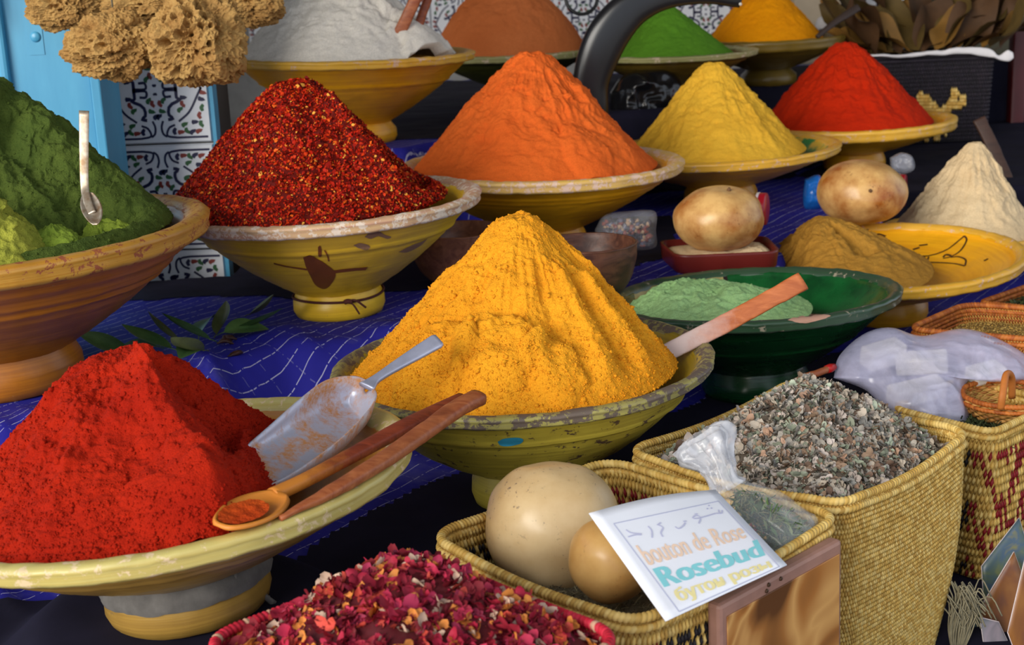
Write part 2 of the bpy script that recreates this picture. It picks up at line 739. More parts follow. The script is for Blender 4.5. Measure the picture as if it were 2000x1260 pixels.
link('keyhole_plate', np_mesh('keyhole_plate', V, fs), M_blue, door, (lp.x - dp.x, 0.001, lp.z), (math.pi / 2, 0, 0))
box_obj('lock_plate', (lp.x - dp.x - 0.014, -0.0012, lp.z - 0.03), (lp.x - dp.x + 0.012, 0.001, lp.z + 0.05), M_blue, door)

# right-hand background: olive panel, skirting, dark red posts
M_olive = m_plain('olive_panel', srgb(96, 92, 74), 0.8, 0.2, 4)
M_redpost = m_plain('dark_red_paint', srgb(92, 22, 24), 0.4, 0.3, 8)
M_offwhite = m_plain('off_white_paint', srgb(190, 190, 186), 0.6)
structure(box_obj('wall_right', (1.42, 4.66, 0.0), (3.4, 4.749, 2.895), M_olive))
structure(box_obj('baseboard_right', (1.42, 4.62, 0.55), (3.4, 4.659, 0.68), M_offwhite))
for (px, py, Y, w, nm, lab) in [(1988, 100, 4.2, 0.022, 'metal_post', 'slim dark red post at the right edge beside the dark basket'),
                                (1795, 20, 4.55, 0.028, 'painted_post', 'wide dark red post behind the bunch of dried leaves')]:
    p = at_y(px, py, Y)
    V, fs = loft([(0, 0, 0), (0, 0, 0.05), (0, 0, 2.7), (0, 0, 2.745)], [w * 3.2, w * 2, w * 2, w * 2], [w * 3.2, w * 2, w * 2, w * 2], (0, 1, 0), 20, 6.0)
    tag(link(nm, np_mesh(nm, V, fs), M_redpost, None, (p.x, p.y, 0)), lab, 'post')

# ------------------------------------------------------------------ cloth-covered steps of the stall
POLY1 = [(-1.7, 0.86), (-0.42, 0.86), (-0.125, 1.19), (-0.125, 1.32), (0.075, 1.525), (0.10, 1.56), (0.345, 1.81), (0.44, 1.84), (0.50, 1.95), (0.545, 2.03), (0.69, 2.18), (1.9, 2.2), (1.9, 4.6), (-1.7, 4.6)]
POLY2 = [(-1.7, 1.60), (-0.62, 1.66), (-0.52, 1.80), (-0.42, 1.98), (-0.36, 2.04), (-0.2, 2.06), (-0.02, 2.12), (0.12, 2.17), (0.20, 2.28), (0.29, 2.345), (0.44, 2.37), (0.48, 2.47), (0.52, 2.62), (0.58, 2.77), (0.74, 2.79), (0.78, 3.06), (1.9, 3.1), (1.9, 4.6), (-1.7, 4.6)]
POLY3 = [(-1.7, 2.82), (-0.2, 2.84), (-0.13, 2.95), (0.14, 2.96), (0.19, 2.98), (0.20, 3.34), (0.52, 3.36), (0.55, 3.72), (0.60, 3.80), (0.9, 3.81), (0.95, 4.2), (1.9, 4.3), (1.9, 4.6), (-1.7, 4.6)]


def sdf(poly, P):
    """signed distance, positive inside"""
    d = np.full(len(P), 1e9)
    ins = np.zeros(len(P), bool)
    n = len(poly)
    for i in range(n):
        a = np.array(poly[i])
        b = np.array(poly[(i + 1) % n])
        e = b - a
        t = np.clip(((P - a) @ e) / (e @ e), 0, 1)
        q = P - a - t[:, None] * e
        d = np.minimum(d, np.hypot(q[:, 0], q[:, 1]))
        c = ((a[1] > P[:, 1]) != (b[1] > P[:, 1])) & (P[:, 0] < (b[0] - a[0]) * (P[:, 1] - a[1]) / (b[1] - a[1] + 1e-12) + a[0])
        ins ^= c
    return np.where(ins, d, -d)


def sstep(x):
    x = np.clip(x, 0, 1)
    return x * x * (3 - 2 * x)


FEET = []          # (x, y, radius) kept flat


def cloth_z(P):
    P = np.asarray(P, float)
    w2 = 0.16 - 0.10 * sstep((P[:, 0] + 0.05) / 0.25)
    s1, s2, s3 = sdf(POLY1, P), sdf(POLY2, P), sdf(POLY3, P)
    z = T0 + (T1 - T0) * sstep(s1 / 0.05 + 1) + (T2 - T1) * sstep(s2 / w2 + 1) + (T3 - T2) * sstep(s3 / 0.03 + 1)
    z = z + 0.045 * sstep((0.21 - np.hypot(P[:, 0] + 0.345, P[:, 1] - 1.315)) / 0.08)      # low block under the paprika bowl
    P3 = np.column_stack([P, np.zeros(len(P))])
    # folds run down the slope, broken by low wrinkles
    q = np.column_stack([(P[:, 0] * 0.8 + P[:, 1] * 0.55) * 16, (P[:, 1] * 0.8 - P[:, 0] * 0.55) * 4, np.zeros(len(P))])
    slope = np.exp(-((s2 + w2 * 0.5) / (w2 * 0.9)) ** 2)
    wr = 0.0035 * fbm(P3 * 9, 3) + 0.014 * slope * ridged(q, 2) * (P[:, 0] < 0.3)
    k = np.ones(len(P))
    for (x, y, r) in FEET:
        k *= sstep((np.hypot(P[:, 0] - x, P[:, 1] - y) - r) / 0.06)
    return z + np.maximum(wr, -0.004) * k


def m_cloth():
    t = NT('blue_striped_cloth')
    c = t.coord()
    r = t.mapping(c, (1, 1, 1), (0, 0, math.radians(-56)))
    sep = t.n('ShaderNodeSeparateXYZ')
    t.l(r, sep.inputs[0])
    base = t.mix(t.ramp(t.noise(c, 4, 5), [(0.35, 0.0), (0.7, 1.0)]), srgb(30, 28, 128), srgb(40, 40, 158))
    dust = t.noise(c, 7, 6, 0.65)
    base = t.mix(t.ramp(dust, [(0.55, 0.0), (0.78, 0.45)]), base, srgb(120, 118, 150))
    fr = t.math('FRACT', t.math('MULTIPLY', sep.outputs['Y'], 42.0))
    line = t.math('LESS_THAN', t.math('ABSOLUTE', t.math('SUBTRACT', fr, 0.5)), 0.024)
    dash = t.math('GREATER_THAN', t.noise(t.mapping(r, (160, 30, 1)), 1, 2), 0.43)
    line = t.math('MULTIPLY', line, dash)
    fr2 = t.math('FRACT', t.math('MULTIPLY', sep.outputs['X'], 24.0))
    line2 = t.math('LESS_THAN', t.math('ABSOLUTE', t.math('SUBTRACT', fr2, 0.5)), 0.016)
    dash2 = t.math('GREATER_THAN', t.noise(t.mapping(r, (20, 150, 1)), 1, 2), 0.50)
    line2 = t.math('MULTIPLY', t.math('MULTIPLY', line2, dash2), 0.22)
    col = t.mix(t.math('MAXIMUM', line, line2), base, srgb(176, 176, 206))
    weave = t.noise(c, 900, 2)
    return t.set(col, 0.75, t.bump(weave, 0.25, 0.001), 0.25)


M_cloth = m_cloth()

# ------------------------------------------------------------------ bowls
PINK = srgb(206, 160, 140)
BONE = srgb(205, 190, 160)
BOWLS = {}


def bowl(key, name, label, px, py, W, k, tier, tilt, basin, rim, inner=None, band=0.024, ridges=(0.72, 0.80), foot=0.30, foot_h=0.045, neck=0.27, foot_mat=None, floor=0.41, steep=1.0, lip=0.115, seed=1, convex=0.06, pitch=0.0):
    d = ray(px, py)
    D = (CAMZ - tier) / (k - F * d.z / W)
    H = k * D
    R = D / 2
    c = CAM_P + d * (F * D / W)
    rot = Matrix.Rotation(-math.radians(tilt), 3, 'Y') @ Matrix.Rotation(math.radians(pitch), 3, 'X')
    basep = c - rot @ Vector((0, 0, H))
    root = empty(name, basep, (math.radians(pitch), -math.radians(tilt), 0))
    tag(root, label, 'bowl')
    fr, nr = foot * R, neck * R
    # foot ring
    V, fs = lathe([(fr * 0.80, 0.0), (fr * 0.97, 0.0), (fr * 1.03, foot_h * 0.25), (fr * 1.02, foot_h * 0.6), (nr * 1.02, foot_h * 0.95), (nr, foot_h * 1.06), (nr * 0.7, foot_h * 1.0), (fr * 0.72, foot_h * 0.3)], 72, True, 0.0006, seed)
    o_f = link('foot', np_mesh('foot', V, fs), foot_mat or basin, root)
    # basin
    z0, z1 = foot_h * 0.9, H - band * 0.8
    pr = []
    nseg = 34
    for i in range(nseg + 1):
        t = i / nseg
        r = nr + (R * 0.945 - nr) * (t ** (1 / steep)) + convex * R * math.sin(math.pi * t) * (1 - 0.3 * t)
        z = z0 + (z1 - z0) * t
        for q in ridges:
            r += 0.0035 * math.exp(-((t - q) / 0.018) ** 2) - 0.002 * math.exp(-((t - q + 0.05) / 0.02) ** 2)
        pr.append((r, z))
    ins = [(R * (1 - lip), H - 0.008), (R * (0.96 - lip), H - 0.018), (R * 0.74, H * (floor + 0.33 * (1 - floor) / 0.59)), (R * 0.55, H * (floor + 0.17 * (1 - floor) / 0.59)), (R * 0.33, H * (floor + 0.05)), (R * 0.15, H * (floor + 0.01)), (0.0005, H * floor)]
    V, fs = lathe(pr + [(R * 0.93, H - band * 0.3)] + [(float(a), float(b)) for a, b in smooth_curve(ins, 26)], 120, False, 0.0007, seed)
    o_b = link('basin', np_mesh('basin', V, fs), basin, root)
    if inner is not None:
        o_b.data.materials.append(inner)
        ii = np.zeros(len(o_b.data.polygons), np.int32)
        ii[120 * (nseg + 1):] = 1
        o_b.data.polygons.foreach_set('material_index', ii)
    loop = [(R * 0.935, H - band), (R * 0.975, H - band * 0.97), (R * 0.993, H - band * 0.75), (R * 0.985, H - band * 0.55), (R * 0.998, H - band * 0.35), (R, H - band * 0.18), (R * 0.985, H - 0.001),
            (R * 0.955, H + 0.0005), (R * (1 - lip * 0.72), H - 0.003), (R * (1 - lip * 1.05), H - 0.009), (R * (0.99 - lip), H - 0.016)]
    V, fs = lathe(loop, 160, True, 0.0009, seed + 5)
    o_r = link('rim', np_mesh('rim', V, fs), rim, root)
    FEET.append((basep.x, basep.y, fr * 1.05))
    BOWLS[key] = dict(root=root, c=c, R=R, H=H, D=D, foot=o_f, basin=o_b, rim=o_r, rot=rot, base=basep, fr=fr, nr=nr)
    return BOWLS[key]


G_chili = m_glaze('yellow_glaze', srgb(240, 196, 44), srgb(224, 176, 42), srgb(140, 90, 60), 0.22, 0.3)
G_pinkrim = m_glaze('pink_worn_rim', srgb(212, 178, 130), srgb(200, 150, 126), srgb(226, 208, 190), 0.9, 0.5, scale=1.3)
G_amber = m_glaze('amber_glaze', srgb(242, 176, 26), srgb(226, 154, 20), srgb(160, 108, 50), 0.10, 0.25)
G_amber_rim = m_glaze('amber_rim', srgb(228, 178, 66), srgb(216, 160, 50), srgb(214, 176, 150), 0.62, 0.4, scale=1.3)
G_cream_rim = m_glaze('cream_rim', srgb(222, 180, 92), srgb(212, 170, 110), srgb(224, 190, 170), 0.85, 0.45, scale=1.2)
G_brown = m_glaze('brown_amber_glaze', srgb(184, 112, 26), srgb(158, 92, 20), srgb(180, 140, 100), 0.18, 0.28)
G_brown_rim = m_glaze('brown_amber_rim', srgb(196, 148, 62), srgb(180, 124, 40), srgb(150, 80, 50), 0.75, 0.4, scale=1.2)
G_gold = m_glaze('olive_yellow_glaze', srgb(208, 188, 70), srgb(186, 164, 60), srgb(92, 70, 50), 0.60, 0.4, scale=0.8)
G_gold_rim = m_glaze('grey_worn_rim', srgb(176, 166, 88), srgb(140, 130, 84), srgb(104, 90, 80), 1.0, 0.6, scale=1.1)
G_gold_in = m_glaze('mustard_glaze', srgb(186, 158, 26), srgb(164, 138, 26), srgb(110, 90, 70), 0.25, 0.35)
G_red = m_glaze('olive_tan_glaze', srgb(168, 132, 60), srgb(146, 112, 52), srgb(110, 90, 60), 0.3, 0.3)
G_red_rim = m_glaze('pale_olive_rim', srgb(196, 182, 112), srgb(186, 166, 92), srgb(214, 190, 150), 0.7, 0.35)
G_red_in = m_glaze('ochre_glaze', srgb(192, 128, 44), srgb(170, 106, 36), srgb(170, 60, 30), 0.35, 0.35)
G_dkgreen = m_glaze('dark_olive_glaze', srgb(74, 76, 26), srgb(56, 58, 22), srgb(110, 100, 60), 0.15, 0.3)
G_palerim = m_glaze('pale_green_rim', srgb(170, 168, 110), srgb(150, 142, 92), srgb(200, 180, 150), 0.7, 0.45)
G_olbrown = m_glaze('olive_brown_glaze', srgb(126, 100, 34), srgb(104, 84, 30), srgb(90, 70, 40), 0.15, 0.3)
G_green = m_glaze('green_glaze', srgb(18, 70, 34), srgb(10, 46, 24), srgb(60, 70, 60), 0.2, 0.14)
G_green_rim = m_glaze('grey_green_rim', srgb(44, 76, 50), srgb(58, 74, 60), srgb(150, 140, 120), 0.5, 0.25)


def m_green_in():
    """green glaze inside with one beige segment"""
    t = NT('green_and_beige_glaze')
    c = t.coord()
    g = t.noise(c, 16, 5, 0.6)
    col = t.mix(t.ramp(g, [(0.35, 0.0), (0.65, 1.0)]), srgb(22, 94, 44), srgb(10, 54, 26))
    sep = t.n('ShaderNodeSeparateXYZ')
    t.l(c, sep.inputs[0])
    seg = t.math('LESS_THAN', sep.outputs['X'], -0.012)
    seg2 = t.math('MULTIPLY', seg, t.math('GREATER_THAN', sep.outputs['X'], -0.17))
    beige = t.mix(t.ramp(g, [(0.4, 0.0), (0.6, 1.0)]), srgb(176, 160, 100), srgb(150, 140, 90))
    col = t.mix(seg2, col, beige)
    ln = t.math('LESS_THAN', t.math('ABSOLUTE', t.math('ADD', sep.outputs['X'], 0.010)), 0.0035)
    col = t.mix(ln, col, srgb(40, 30, 30))
    r = t.mix(t.noise(c, 22, 4), (0.12,) * 3, (0.4,) * 3)
    return t.set(col, r, None, 0.5)


def m_yellow_in():
    t = NT('green_brushed_glaze')
    c = t.coord()
    g = t.noise(c, 20, 4)
    col = t.mix(t.ramp(g, [(0.5, 0.0), (0.6, 1.0)]), srgb(60, 130, 70), srgb(206, 170, 60))
    return t.set(col, 0.35, None, 0.5)


bowl('leftgreen', 'glazed_bowl', 'large brown-amber glazed bowl holding green henna powder', -30, 452, 866, 0.36, T2, 2.0, G_brown, G_brown_rim, band=0.030, ridges=(0.62, 0.70, 0.84), foot=0.33, foot_h=0.055, neck=0.30, seed=2)
bowl('chili', 'glazed_bowl', 'yellow glazed footed bowl with pink worn rim holding red chili flakes', 642, 388, 598, 0.38, T2, 1.5, G_chili, G_pinkrim, band=0.020, ridges=(0.74,), foot=0.295, foot_h=0.042, seed=3)
bowl('orange', 'glazed_bowl', 'amber glazed bowl with cream rim holding tall orange spice cone', 1058, 314, 556, 0.31, T2, -0.8, G_amber, G_cream_rim, band=0.022, seed=4)
bowl('yellow', 'glazed_bowl', 'amber glazed bowl with green brushed inside holding pale yellow spice', 1405, 285, 466, 0.24, T2, 1.0, G_amber, G_amber_rim, m_yellow_in(), band=0.020, seed=5)
bowl('redr', 'glazed_bowl', 'amber glazed bowl holding scarlet spice in front of the dark basket', 1668, 233, 388, 0.25, T2, 1.0, G_amber, G_amber_rim, band=0.028, seed=6)
bowl('white', 'glazed_bowl', 'amber glazed bowl holding white powder behind the chili flakes', 690, 104, 478, 0.36, T3, -1.2, G_amber, G_amber_rim, band=0.018, ridges=(0.68,), foot=0.32, seed=7)
bowl('brown', 'glazed_bowl', 'dark green glazed bowl holding brownish orange powder', 995, 99, 324, 0.3, T3, 0.0, G_dkgreen, G_palerim, band=0.018, seed=8)
bowl('greenb', 'glazed_bowl', 'dark olive bowl holding bright green powder beside the black horn', 1312, 100, 336, 0.28, T3, 0.0, G_olbrown, G_palerim, band=0.014, seed=9)
bowl('yolk', 'glazed_bowl', 'olive brown glazed bowl holding egg-yolk yellow powder', 1500, 72, 296, 0.31, T3, 0.5, G_olbrown, G_olbrown, band=0.03, foot=0.36, seed=10)
bowl('cream', 'glazed_bowl', 'amber glazed bowl holding cream-coloured powder at the right edge', 1880, 446, 330, 0.25, T1, 0.0, G_amber, G_amber_rim, seed=11)
bowl('fish', 'glazed_bowl', 'amber yellow bowl with dark bird tail drawing inside', 1728, 494, 532, 0.25, T1, 2.2, G_amber, G_amber_rim, G_amber, band=0.022, lip=0.09, pitch=2.0, seed=12)
bowl('green', 'glazed_bowl', 'dark green glazed bowl holding pale mint powder', 1468, 570, 572, 0.35, T1, 1.8, G_green, G_green_rim, m_green_in(), band=0.018, ridges=(0.5,), lip=0.10, foot=0.36, neck=0.33, pitch=-2.8, seed=13)
bowl('gold', 'glazed_bowl', 'worn olive-yellow footed bowl holding the golden curry cone', 1019, 699, 748, 0.385, T1, 1.0, G_gold, G_gold_rim, G_gold_in, band=0.016, ridges=(0.74,), foot=0.30, foot_h=0.05, neck=0.27, steep=1.25, lip=0.09, seed=14)
bowl('red', 'glazed_bowl', 'olive tan footed bowl with pale rim holding front red paprika', 324, 915, 966, 0.30, T1 + 0.045, 4.5, G_red, G_red_rim, G_red_in, band=0.021, ridges=(0.66, 0.80), foot=0.33, foot_h=0.052, neck=0.31, floor=0.55, pitch=-1.5, seed=15)

# ------------------------------------------------------------------ heaps of powder
HEAPS = {}


def circle_poly(cx, cy, rx, ry, n=72):
    a = np.arange(n) / n * 2 * np.pi
    return np.column_stack([cx + rx * np.cos(a), cy + ry * np.sin(a)])


def ray_poly(o, ang, poly):
    """distance from o along each angle to polygon border"""
    D = np.stack([np.cos(ang), np.sin(ang)], 1)
    best = np.full(len(ang), np.nan)
    n = len(poly)
    for i in range(n):
        a = poly[i] - o
        e = poly[(i + 1) % n] - poly[i]
        den = D[:, 0] * e[1] - D[:, 1] * e[0]
        den = np.where(np.abs(den) < 1e-12, 1e-12, den)
        t = (a[0] * e[1] - a[1] * e[0]) / den
        u = (a[0] * D[:, 1] - a[1] * D[:, 0]) / den
        ok = (t > 0) & (u >= -1e-6) & (u <= 1 + 1e-6)
        best = np.where(ok & (np.isnan(best) | (t > best)), t, best)
    bad = np.isnan(best)
    if bad.any():
        best[bad] = np.nanmean(best)
    return best


def heap_surface(peak, poly, base, p=1.0, a=0.10, nphi=300, nr=120, lumps=0.004, rough=0.0012, flute=0.0, nfl=7, mounds=(), gouges=(), ridges=(), seed=0, cut=0.0, skirt=0.012, plane=None):
    """star-shaped heap from peak down to its border; returns vertices and faces"""
    pk = np.array([peak[0], peak[1]])
    ang = np.arange(nphi) / nphi * 2 * np.pi
    rb = ray_poly(pk, ang, np.asarray(poly))
    t = np.linspace(0, 1, nr) ** 0.85
    g = (np.sqrt(t * t + a * a) - a) / (math.sqrt(1 + a * a) - a)
    g = (1 - g) ** p
    tt, aa = np.meshgrid(t, ang, indexing='ij')
    X = pk[0] + tt * rb * np.cos(aa)
    Y = pk[1] + tt * rb * np.sin(aa)
    bz = base if plane is None else base + plane[0] * (X - plane[2]) + plane[1] * (Y - plane[3])
    hgt = (peak[2] - base) * (1 + cut)
    gz = hgt * g[:, None] + 0 * X
    if cut:                                        # broken-off, slightly ragged top
        top = (peak[2] - base) * (1 + 0.25 * cut * fbm(np.column_stack([X.ravel(), Y.ravel(), 0 * X.ravel() + seed]) * 45, 3).reshape(X.shape))
        kk = 0.35 * cut * (peak[2] - base)
        hm = np.clip(0.5 + 0.5 * (top - gz) / kk, 0, 1)
        gz = top * (1 - hm) + gz * hm - kk * hm * (1 - hm)
    Z = bz + gz
    env = np.sin(np.pi * np.clip(tt, 0, 1) ** 0.8) ** 0.8
    h = peak[2] - base
    if flute:
        q = np.column_stack([(np.cos(aa) * nfl / 2).ravel(), (np.sin(aa) * nfl / 2).ravel(), (tt * 1.3 + seed).ravel()])
        Z = Z + (flute * h * ridged(q, 3).reshape(Z.shape) - flute * h * 0.4) * env * sstep((tt - 0.08) / 0.35)
    for (ph, amp, wd, t0, t1) in ridges:           # spurs running down the side
        da = (aa - math.radians(ph) + np.pi) % (2 * np.pi) - np.pi
        w = math.radians(wd)
        Z = Z + amp * np.exp(-np.abs(da / w) ** 1.3) * sstep((tt - t0) / 0.15) * sstep((t1 - tt) / 0.15)
    for (ph, amp, wd, t0, t1) in gouges:           # scooped hollow
        da = (aa - math.radians(ph) + np.pi) % (2 * np.pi) - np.pi
        w = math.radians(wd)
        Z = Z - amp * np.exp(-(da / w) ** 4) * sstep((tt - t0) / 0.08) * sstep((t1 - tt) / 0.12)
    P = np.column_stack([X.ravel(), Y.ravel(), Z.ravel()])
    for (mx, my, r, hh) in mounds:                 # slumped lumps with broken edges
        d = np.hypot(P[:, 0] - mx, P[:, 1] - my) / r
        d = d + 0.22 * fbm(P * 22 + seed, 3)
        top = P[:, 2] + hh * np.sqrt(np.clip(1 - d * d, 0, 1))
        P[:, 2] = np.maximum(P[:, 2], top)
    e = (env.ravel() * 0.9 + 0.1)
    n1 = fbm(P * 16 + seed, 3)
    n2 = ridged(P * 45 + seed, 3)
    n3 = fbm(P * 160 + seed, 3)
    P[:, 2] += (lumps * n1 + lumps * 0.45 * n2) * e + rough * n3
    n4 = fbm(P * 50 + seed + 5, 3) * e
    P[:, 0] += 0.8 * lumps * n4 * np.cos(aa.ravel())
    P[:, 1] += 0.8 * lumps * n4 * np.sin(aa.ravel())
    # skirt dropping inside the container
    k = (nr - 1) * nphi
    sk = P[k:].copy()
    sk[:, 2] -= skirt
    sk[:, :2] = pk + (sk[:, :2] - pk) * 0.90
    V = np.vstack([P, sk])
    return V, [grid_faces(nphi, nr + 1, True)[:, ::-1]]


def bowl_heap(key, label, peak_px, dY, foot, mat, base_dz=-0.010, crumbs=0, crumb_col=None, **kw):
    b = BOWLS[key]
    c, R = b['c'], b['R']
    pk = at_y(peak_px[0], peak_px[1], c.y + dY * R)
    if isinstance(foot, dict):                     # border radius by compass angle
        ka = sorted(foot)
        an = np.arange(96) / 96 * 360 - 180
        rr = np.interp(an, ka + [ka[0] + 360], [foot[q] for q in ka] + [foot[ka[0]]]) * R
        poly = np.column_stack([c.x + rr * np.cos(np.radians(an)), c.y + rr * np.sin(np.radians(an))])
    else:
        poly = circle_poly(c.x + foot[0] * R, c.y + foot[1] * R, foot[2] * R, foot[3] * R)
    tl = math.tan(-b['root'].rotation_euler[1])
    V, fs = heap_surface(tuple(pk), poly, c.z + base_dz, plane=(tl, math.tan(b['root'].rotation_euler[0]), c.x, c.y), **kw)
    V0, f0 = V, fs
    if crumbs:
        ico = np.array([(1, 0, 0), (-1, 0, 0), (0, 1, 0), (0, -1, 0), (0, 0, 1), (0, 0, -1)], float)
        icf = [np.array([(0, 2, 4), (2, 1, 4), (1, 3, 4), (3, 0, 4), (2, 0, 5), (1, 2, 5), (3, 1, 5), (0, 3, 5)])]
        zmid = c.z + base_dz + (pk.z - c.z) * 0.45
        P, N = sample_surface(V, fs, crumbs, lambda m, n: np.where(n[:, 1] < 0.4, 1.0, 0.05) * np.where(m[:, 2] < zmid, 1.0, 0.35))
        S = RNG.lognormal(math.log(0.0011), 0.45, crumbs)[:, None] * RNG.uniform(0.7, 1.3, (crumbs, 3))
        v2, f2, _ = scatter(ico, icf, P, N, S, np.ones((crumbs, 3)))
        V, fs, _ = merge([(V, fs), (v2, f2)])
    o = link('spice_heap', np_mesh('spice_heap', V, fs), mat)
    tag(o, label, 'spice', None, 'stuff')
    HEAPS[key] = (o, V0, f0)
    return o


P_gold = m_powder('curry_powder', srgb(240, 166, 38), srgb(226, 146, 28), 520, 0.6)
P_red = m_powder('paprika_powder', srgb(180, 38, 11), srgb(154, 25, 7), 600, 0.55)
P_orange = m_powder('orange_powder', srgb(232, 110, 42), srgb(220, 96, 34), 600, 0.4)
P_yellow = m_powder('yellow_powder', srgb(236, 186, 60), srgb(226, 170, 50), 600, 0.3)
P_scarlet = m_powder('scarlet_powder', srgb(198, 44, 8), srgb(184, 36, 6), 600, 0.3)
P_white = m_powder('white_powder', srgb(236, 228, 216), srgb(222, 214, 202), 400, 0.3)
P_brown = m_powder('brown_orange_powder', srgb(208, 118, 66), srgb(194, 104, 54), 500, 0.25)
P_green = m_powder('green_powder', srgb(96, 148, 40), srgb(84, 134, 34), 500, 0.25)
P_yolk = m_powder('yolk_powder', srgb(240, 156, 6), srgb(228, 140, 4), 500, 0.25)
P_cream = m_powder('cream_powder', srgb(226, 202, 162), srgb(214, 186, 144), 500, 0.35)
P_khaki = m_powder('khaki_powder', srgb(182, 134, 54), srgb(166, 118, 44), 500, 0.4)
P_mint = m_powder('mint_powder', srgb(164, 200, 138), srgb(146, 186, 122), 500, 0.4)
P_henna = m_powder('henna_powder', srgb(86, 100, 40), srgb(66, 84, 34), 420, 0.6)
P_henna2 = m_powder('fresh_henna_powder', srgb(172, 170, 66), srgb(140, 146, 54), 420, 0.6)

P_henna3 = m_powder('green_henna_powder', srgb(134, 150, 52), srgb(110, 132, 46), 420, 0.6)
g = BOWLS['gold']
bowl_heap('gold', 'tall golden yellow curry powder cone in the middle bowl', (1018, 424), 0.05, (-0.05, -0.06, 0.85, 0.85), P_gold, crumbs=9000, cut=0.09, p=1.08, a=0.05,
          nphi=520, nr=230, lumps=0.004, rough=0.0013, flute=0.05, nfl=7, seed=3,
          ridges=[(-62, 0.020, 7, 0.3, 1.0), (-40, 0.022, 8, 0.35, 1.0), (-18, 0.016, 8, 0.3, 1.0)],
          gouges=[(-105, 0.012, 12, 0.45, 0.85), (-50, 0.012, 6, 0.4, 0.95)],
          mounds=[(g['c'].x - 0.03, g['c'].y - 0.155, 0.05, 0.030), (g['c'].x - 0.10, g['c'].y - 0.135, 0.05, 0.022), (g['c'].x + 0.035, g['c'].y - 0.17, 0.035, 0.020)])
r = BOWLS['red']
bowl_heap('red', 'large deep red paprika heap in the front bowl', (238, 678), 0.10, {-180: 0.9, -135: 0.9, -90: 0.91, -64: 0.91, -50: 0.82, -38: 0.64, -22: 0.50, 0: 0.44, 30: 0.50, 60: 0.70, 90: 0.86, 135: 0.9}, P_red, crumbs=9000, cut=0.10, p=1.02, a=0.08,
          nphi=520, nr=230, lumps=0.0055, rough=0.0015, flute=0.05, nfl=6, seed=8,
          ridges=[(-58, 0.028, 10, 0.08, 1.0)], gouges=[(-18, 0.030, 30, 0.08, 0.8)],
          mounds=[(r['c'].x + 0.06, r['c'].y - 0.165, 0.05, 0.014), (r['c'].x + 0.09, r['c'].y - 0.10, 0.04, 0.008)])
bowl_heap('orange', 'tall orange spice cone behind the golden curry', (1038, 105), 0.05, (-0.05, 0, 0.86, 0.88), P_orange, cut=0.12, p=1.05, a=0.05, nphi=420, nr=180, lumps=0.006, flute=0.03, nfl=6, seed=21,
          mounds=[(BOWLS['orange']['c'].x + 0.07, BOWLS['orange']['c'].y - 0.17, 0.045, 0.016)], ridges=[(-35, 0.012, 9, 0.3, 1.0)])
bowl_heap('yellow', 'pale yellow spice cone beside the orange cone', (1392, 124), 0.0, (-0.03, 0, 0.74, 0.86), P_yellow, cut=0.10, p=1.08, a=0.05, nphi=320, nr=140, lumps=0.005, flute=0.03, nfl=6, seed=31)
bowl_heap('redr', 'smooth scarlet spice heap at the upper right', (1648, 84), 0.0, (-0.09, 0, 0.86, 0.88), P_scarlet, cut=0.08, p=1.0, a=0.08, nphi=320, nr=140, lumps=0.006, flute=0.02, seed=41)
bowl_heap('white', 'white powder heap with two wooden sticks', (640, -80), 0.05, (-0.04, 0, 0.88, 0.88), P_white, base_dz=-0.004, p=1.0, a=0.22, nphi=320, nr=140, lumps=0.006, flute=0.02, seed=51,
          mounds=[(BOWLS['white']['c'].x + 0.15, BOWLS['white']['c'].y - 0.10, 0.07, 0.03)], gouges=[(-22, 0.012, 12, 0.5, 0.85)])
bowl_heap('brown', 'rounded brownish orange powder heap on the back shelf', (985, -52), 0.0, (0, 0, 0.93, 0.90), P_brown, p=0.72, a=0.3, nphi=260, nr=100, lumps=0.004, seed=61)
bowl_heap('greenb', 'bright green powder heap behind the black horn', (1285, 2), 0.0, (-0.02, 0, 0.74, 0.85), P_green, p=1.05, a=0.14, nphi=260, nr=100, lumps=0.003, seed=71)
bowl_heap('yolk', 'egg-yolk yellow powder heap at the top right', (1488, -32), 0.0, (-0.04, 0, 0.76, 0.85), P_yolk, p=0.9, a=0.2, nphi=260, nr=100, lumps=0.003, seed=81)
bowl_heap('cream', 'cream-coloured powder cone at the right edge', (1906, 279), 0.1, (0.0, 0, 0.84, 0.86), P_cream, cut=0.06, p=0.98, a=0.05, nphi=260, nr=100, lumps=0.005, flute=0.03, seed=91)
bowl_heap('fish', 'khaki brown powder heap beside the bird drawing', (1598, 422), 0.15, (-0.28, 0.02, 0.60, 0.86), P_khaki, base_dz=-0.02, p=1.05, a=0.16, nphi=320, nr=120, lumps=0.005, flute=0.06, seed=95,
          gouges=[(-60, 0.02, 12, 0.1, 0.6)])
bowl_heap('green', 'pale mint green powder heap in the green bowl', (1330, 546), 0.12, (-0.25, -0.03, 0.64, 0.82), P_mint, base_dz=-0.022, p=0.92, a=0.2, nphi=360, nr=120, lumps=0.006, flute=0.04, seed=97,
          mounds=[(BOWLS['green']['c'].x - 0.0, BOWLS['green']['c'].y - 0.04, 0.05, 0.012)])
lg = BOWLS['leftgreen']
bowl_heap('leftgreen', 'dark green henna powder heap with a scooped hollow', (-60, 140), 0.30, (-0.03, 0.0, 0.86, 0.88), P_henna, p=0.95, a=0.14, nphi=460, nr=200, lumps=0.008, rough=0.0016, flute=0.03, seed=101, crumbs=4000,
          gouges=[(-58, 0.075, 34, 0.18, 0.95)])
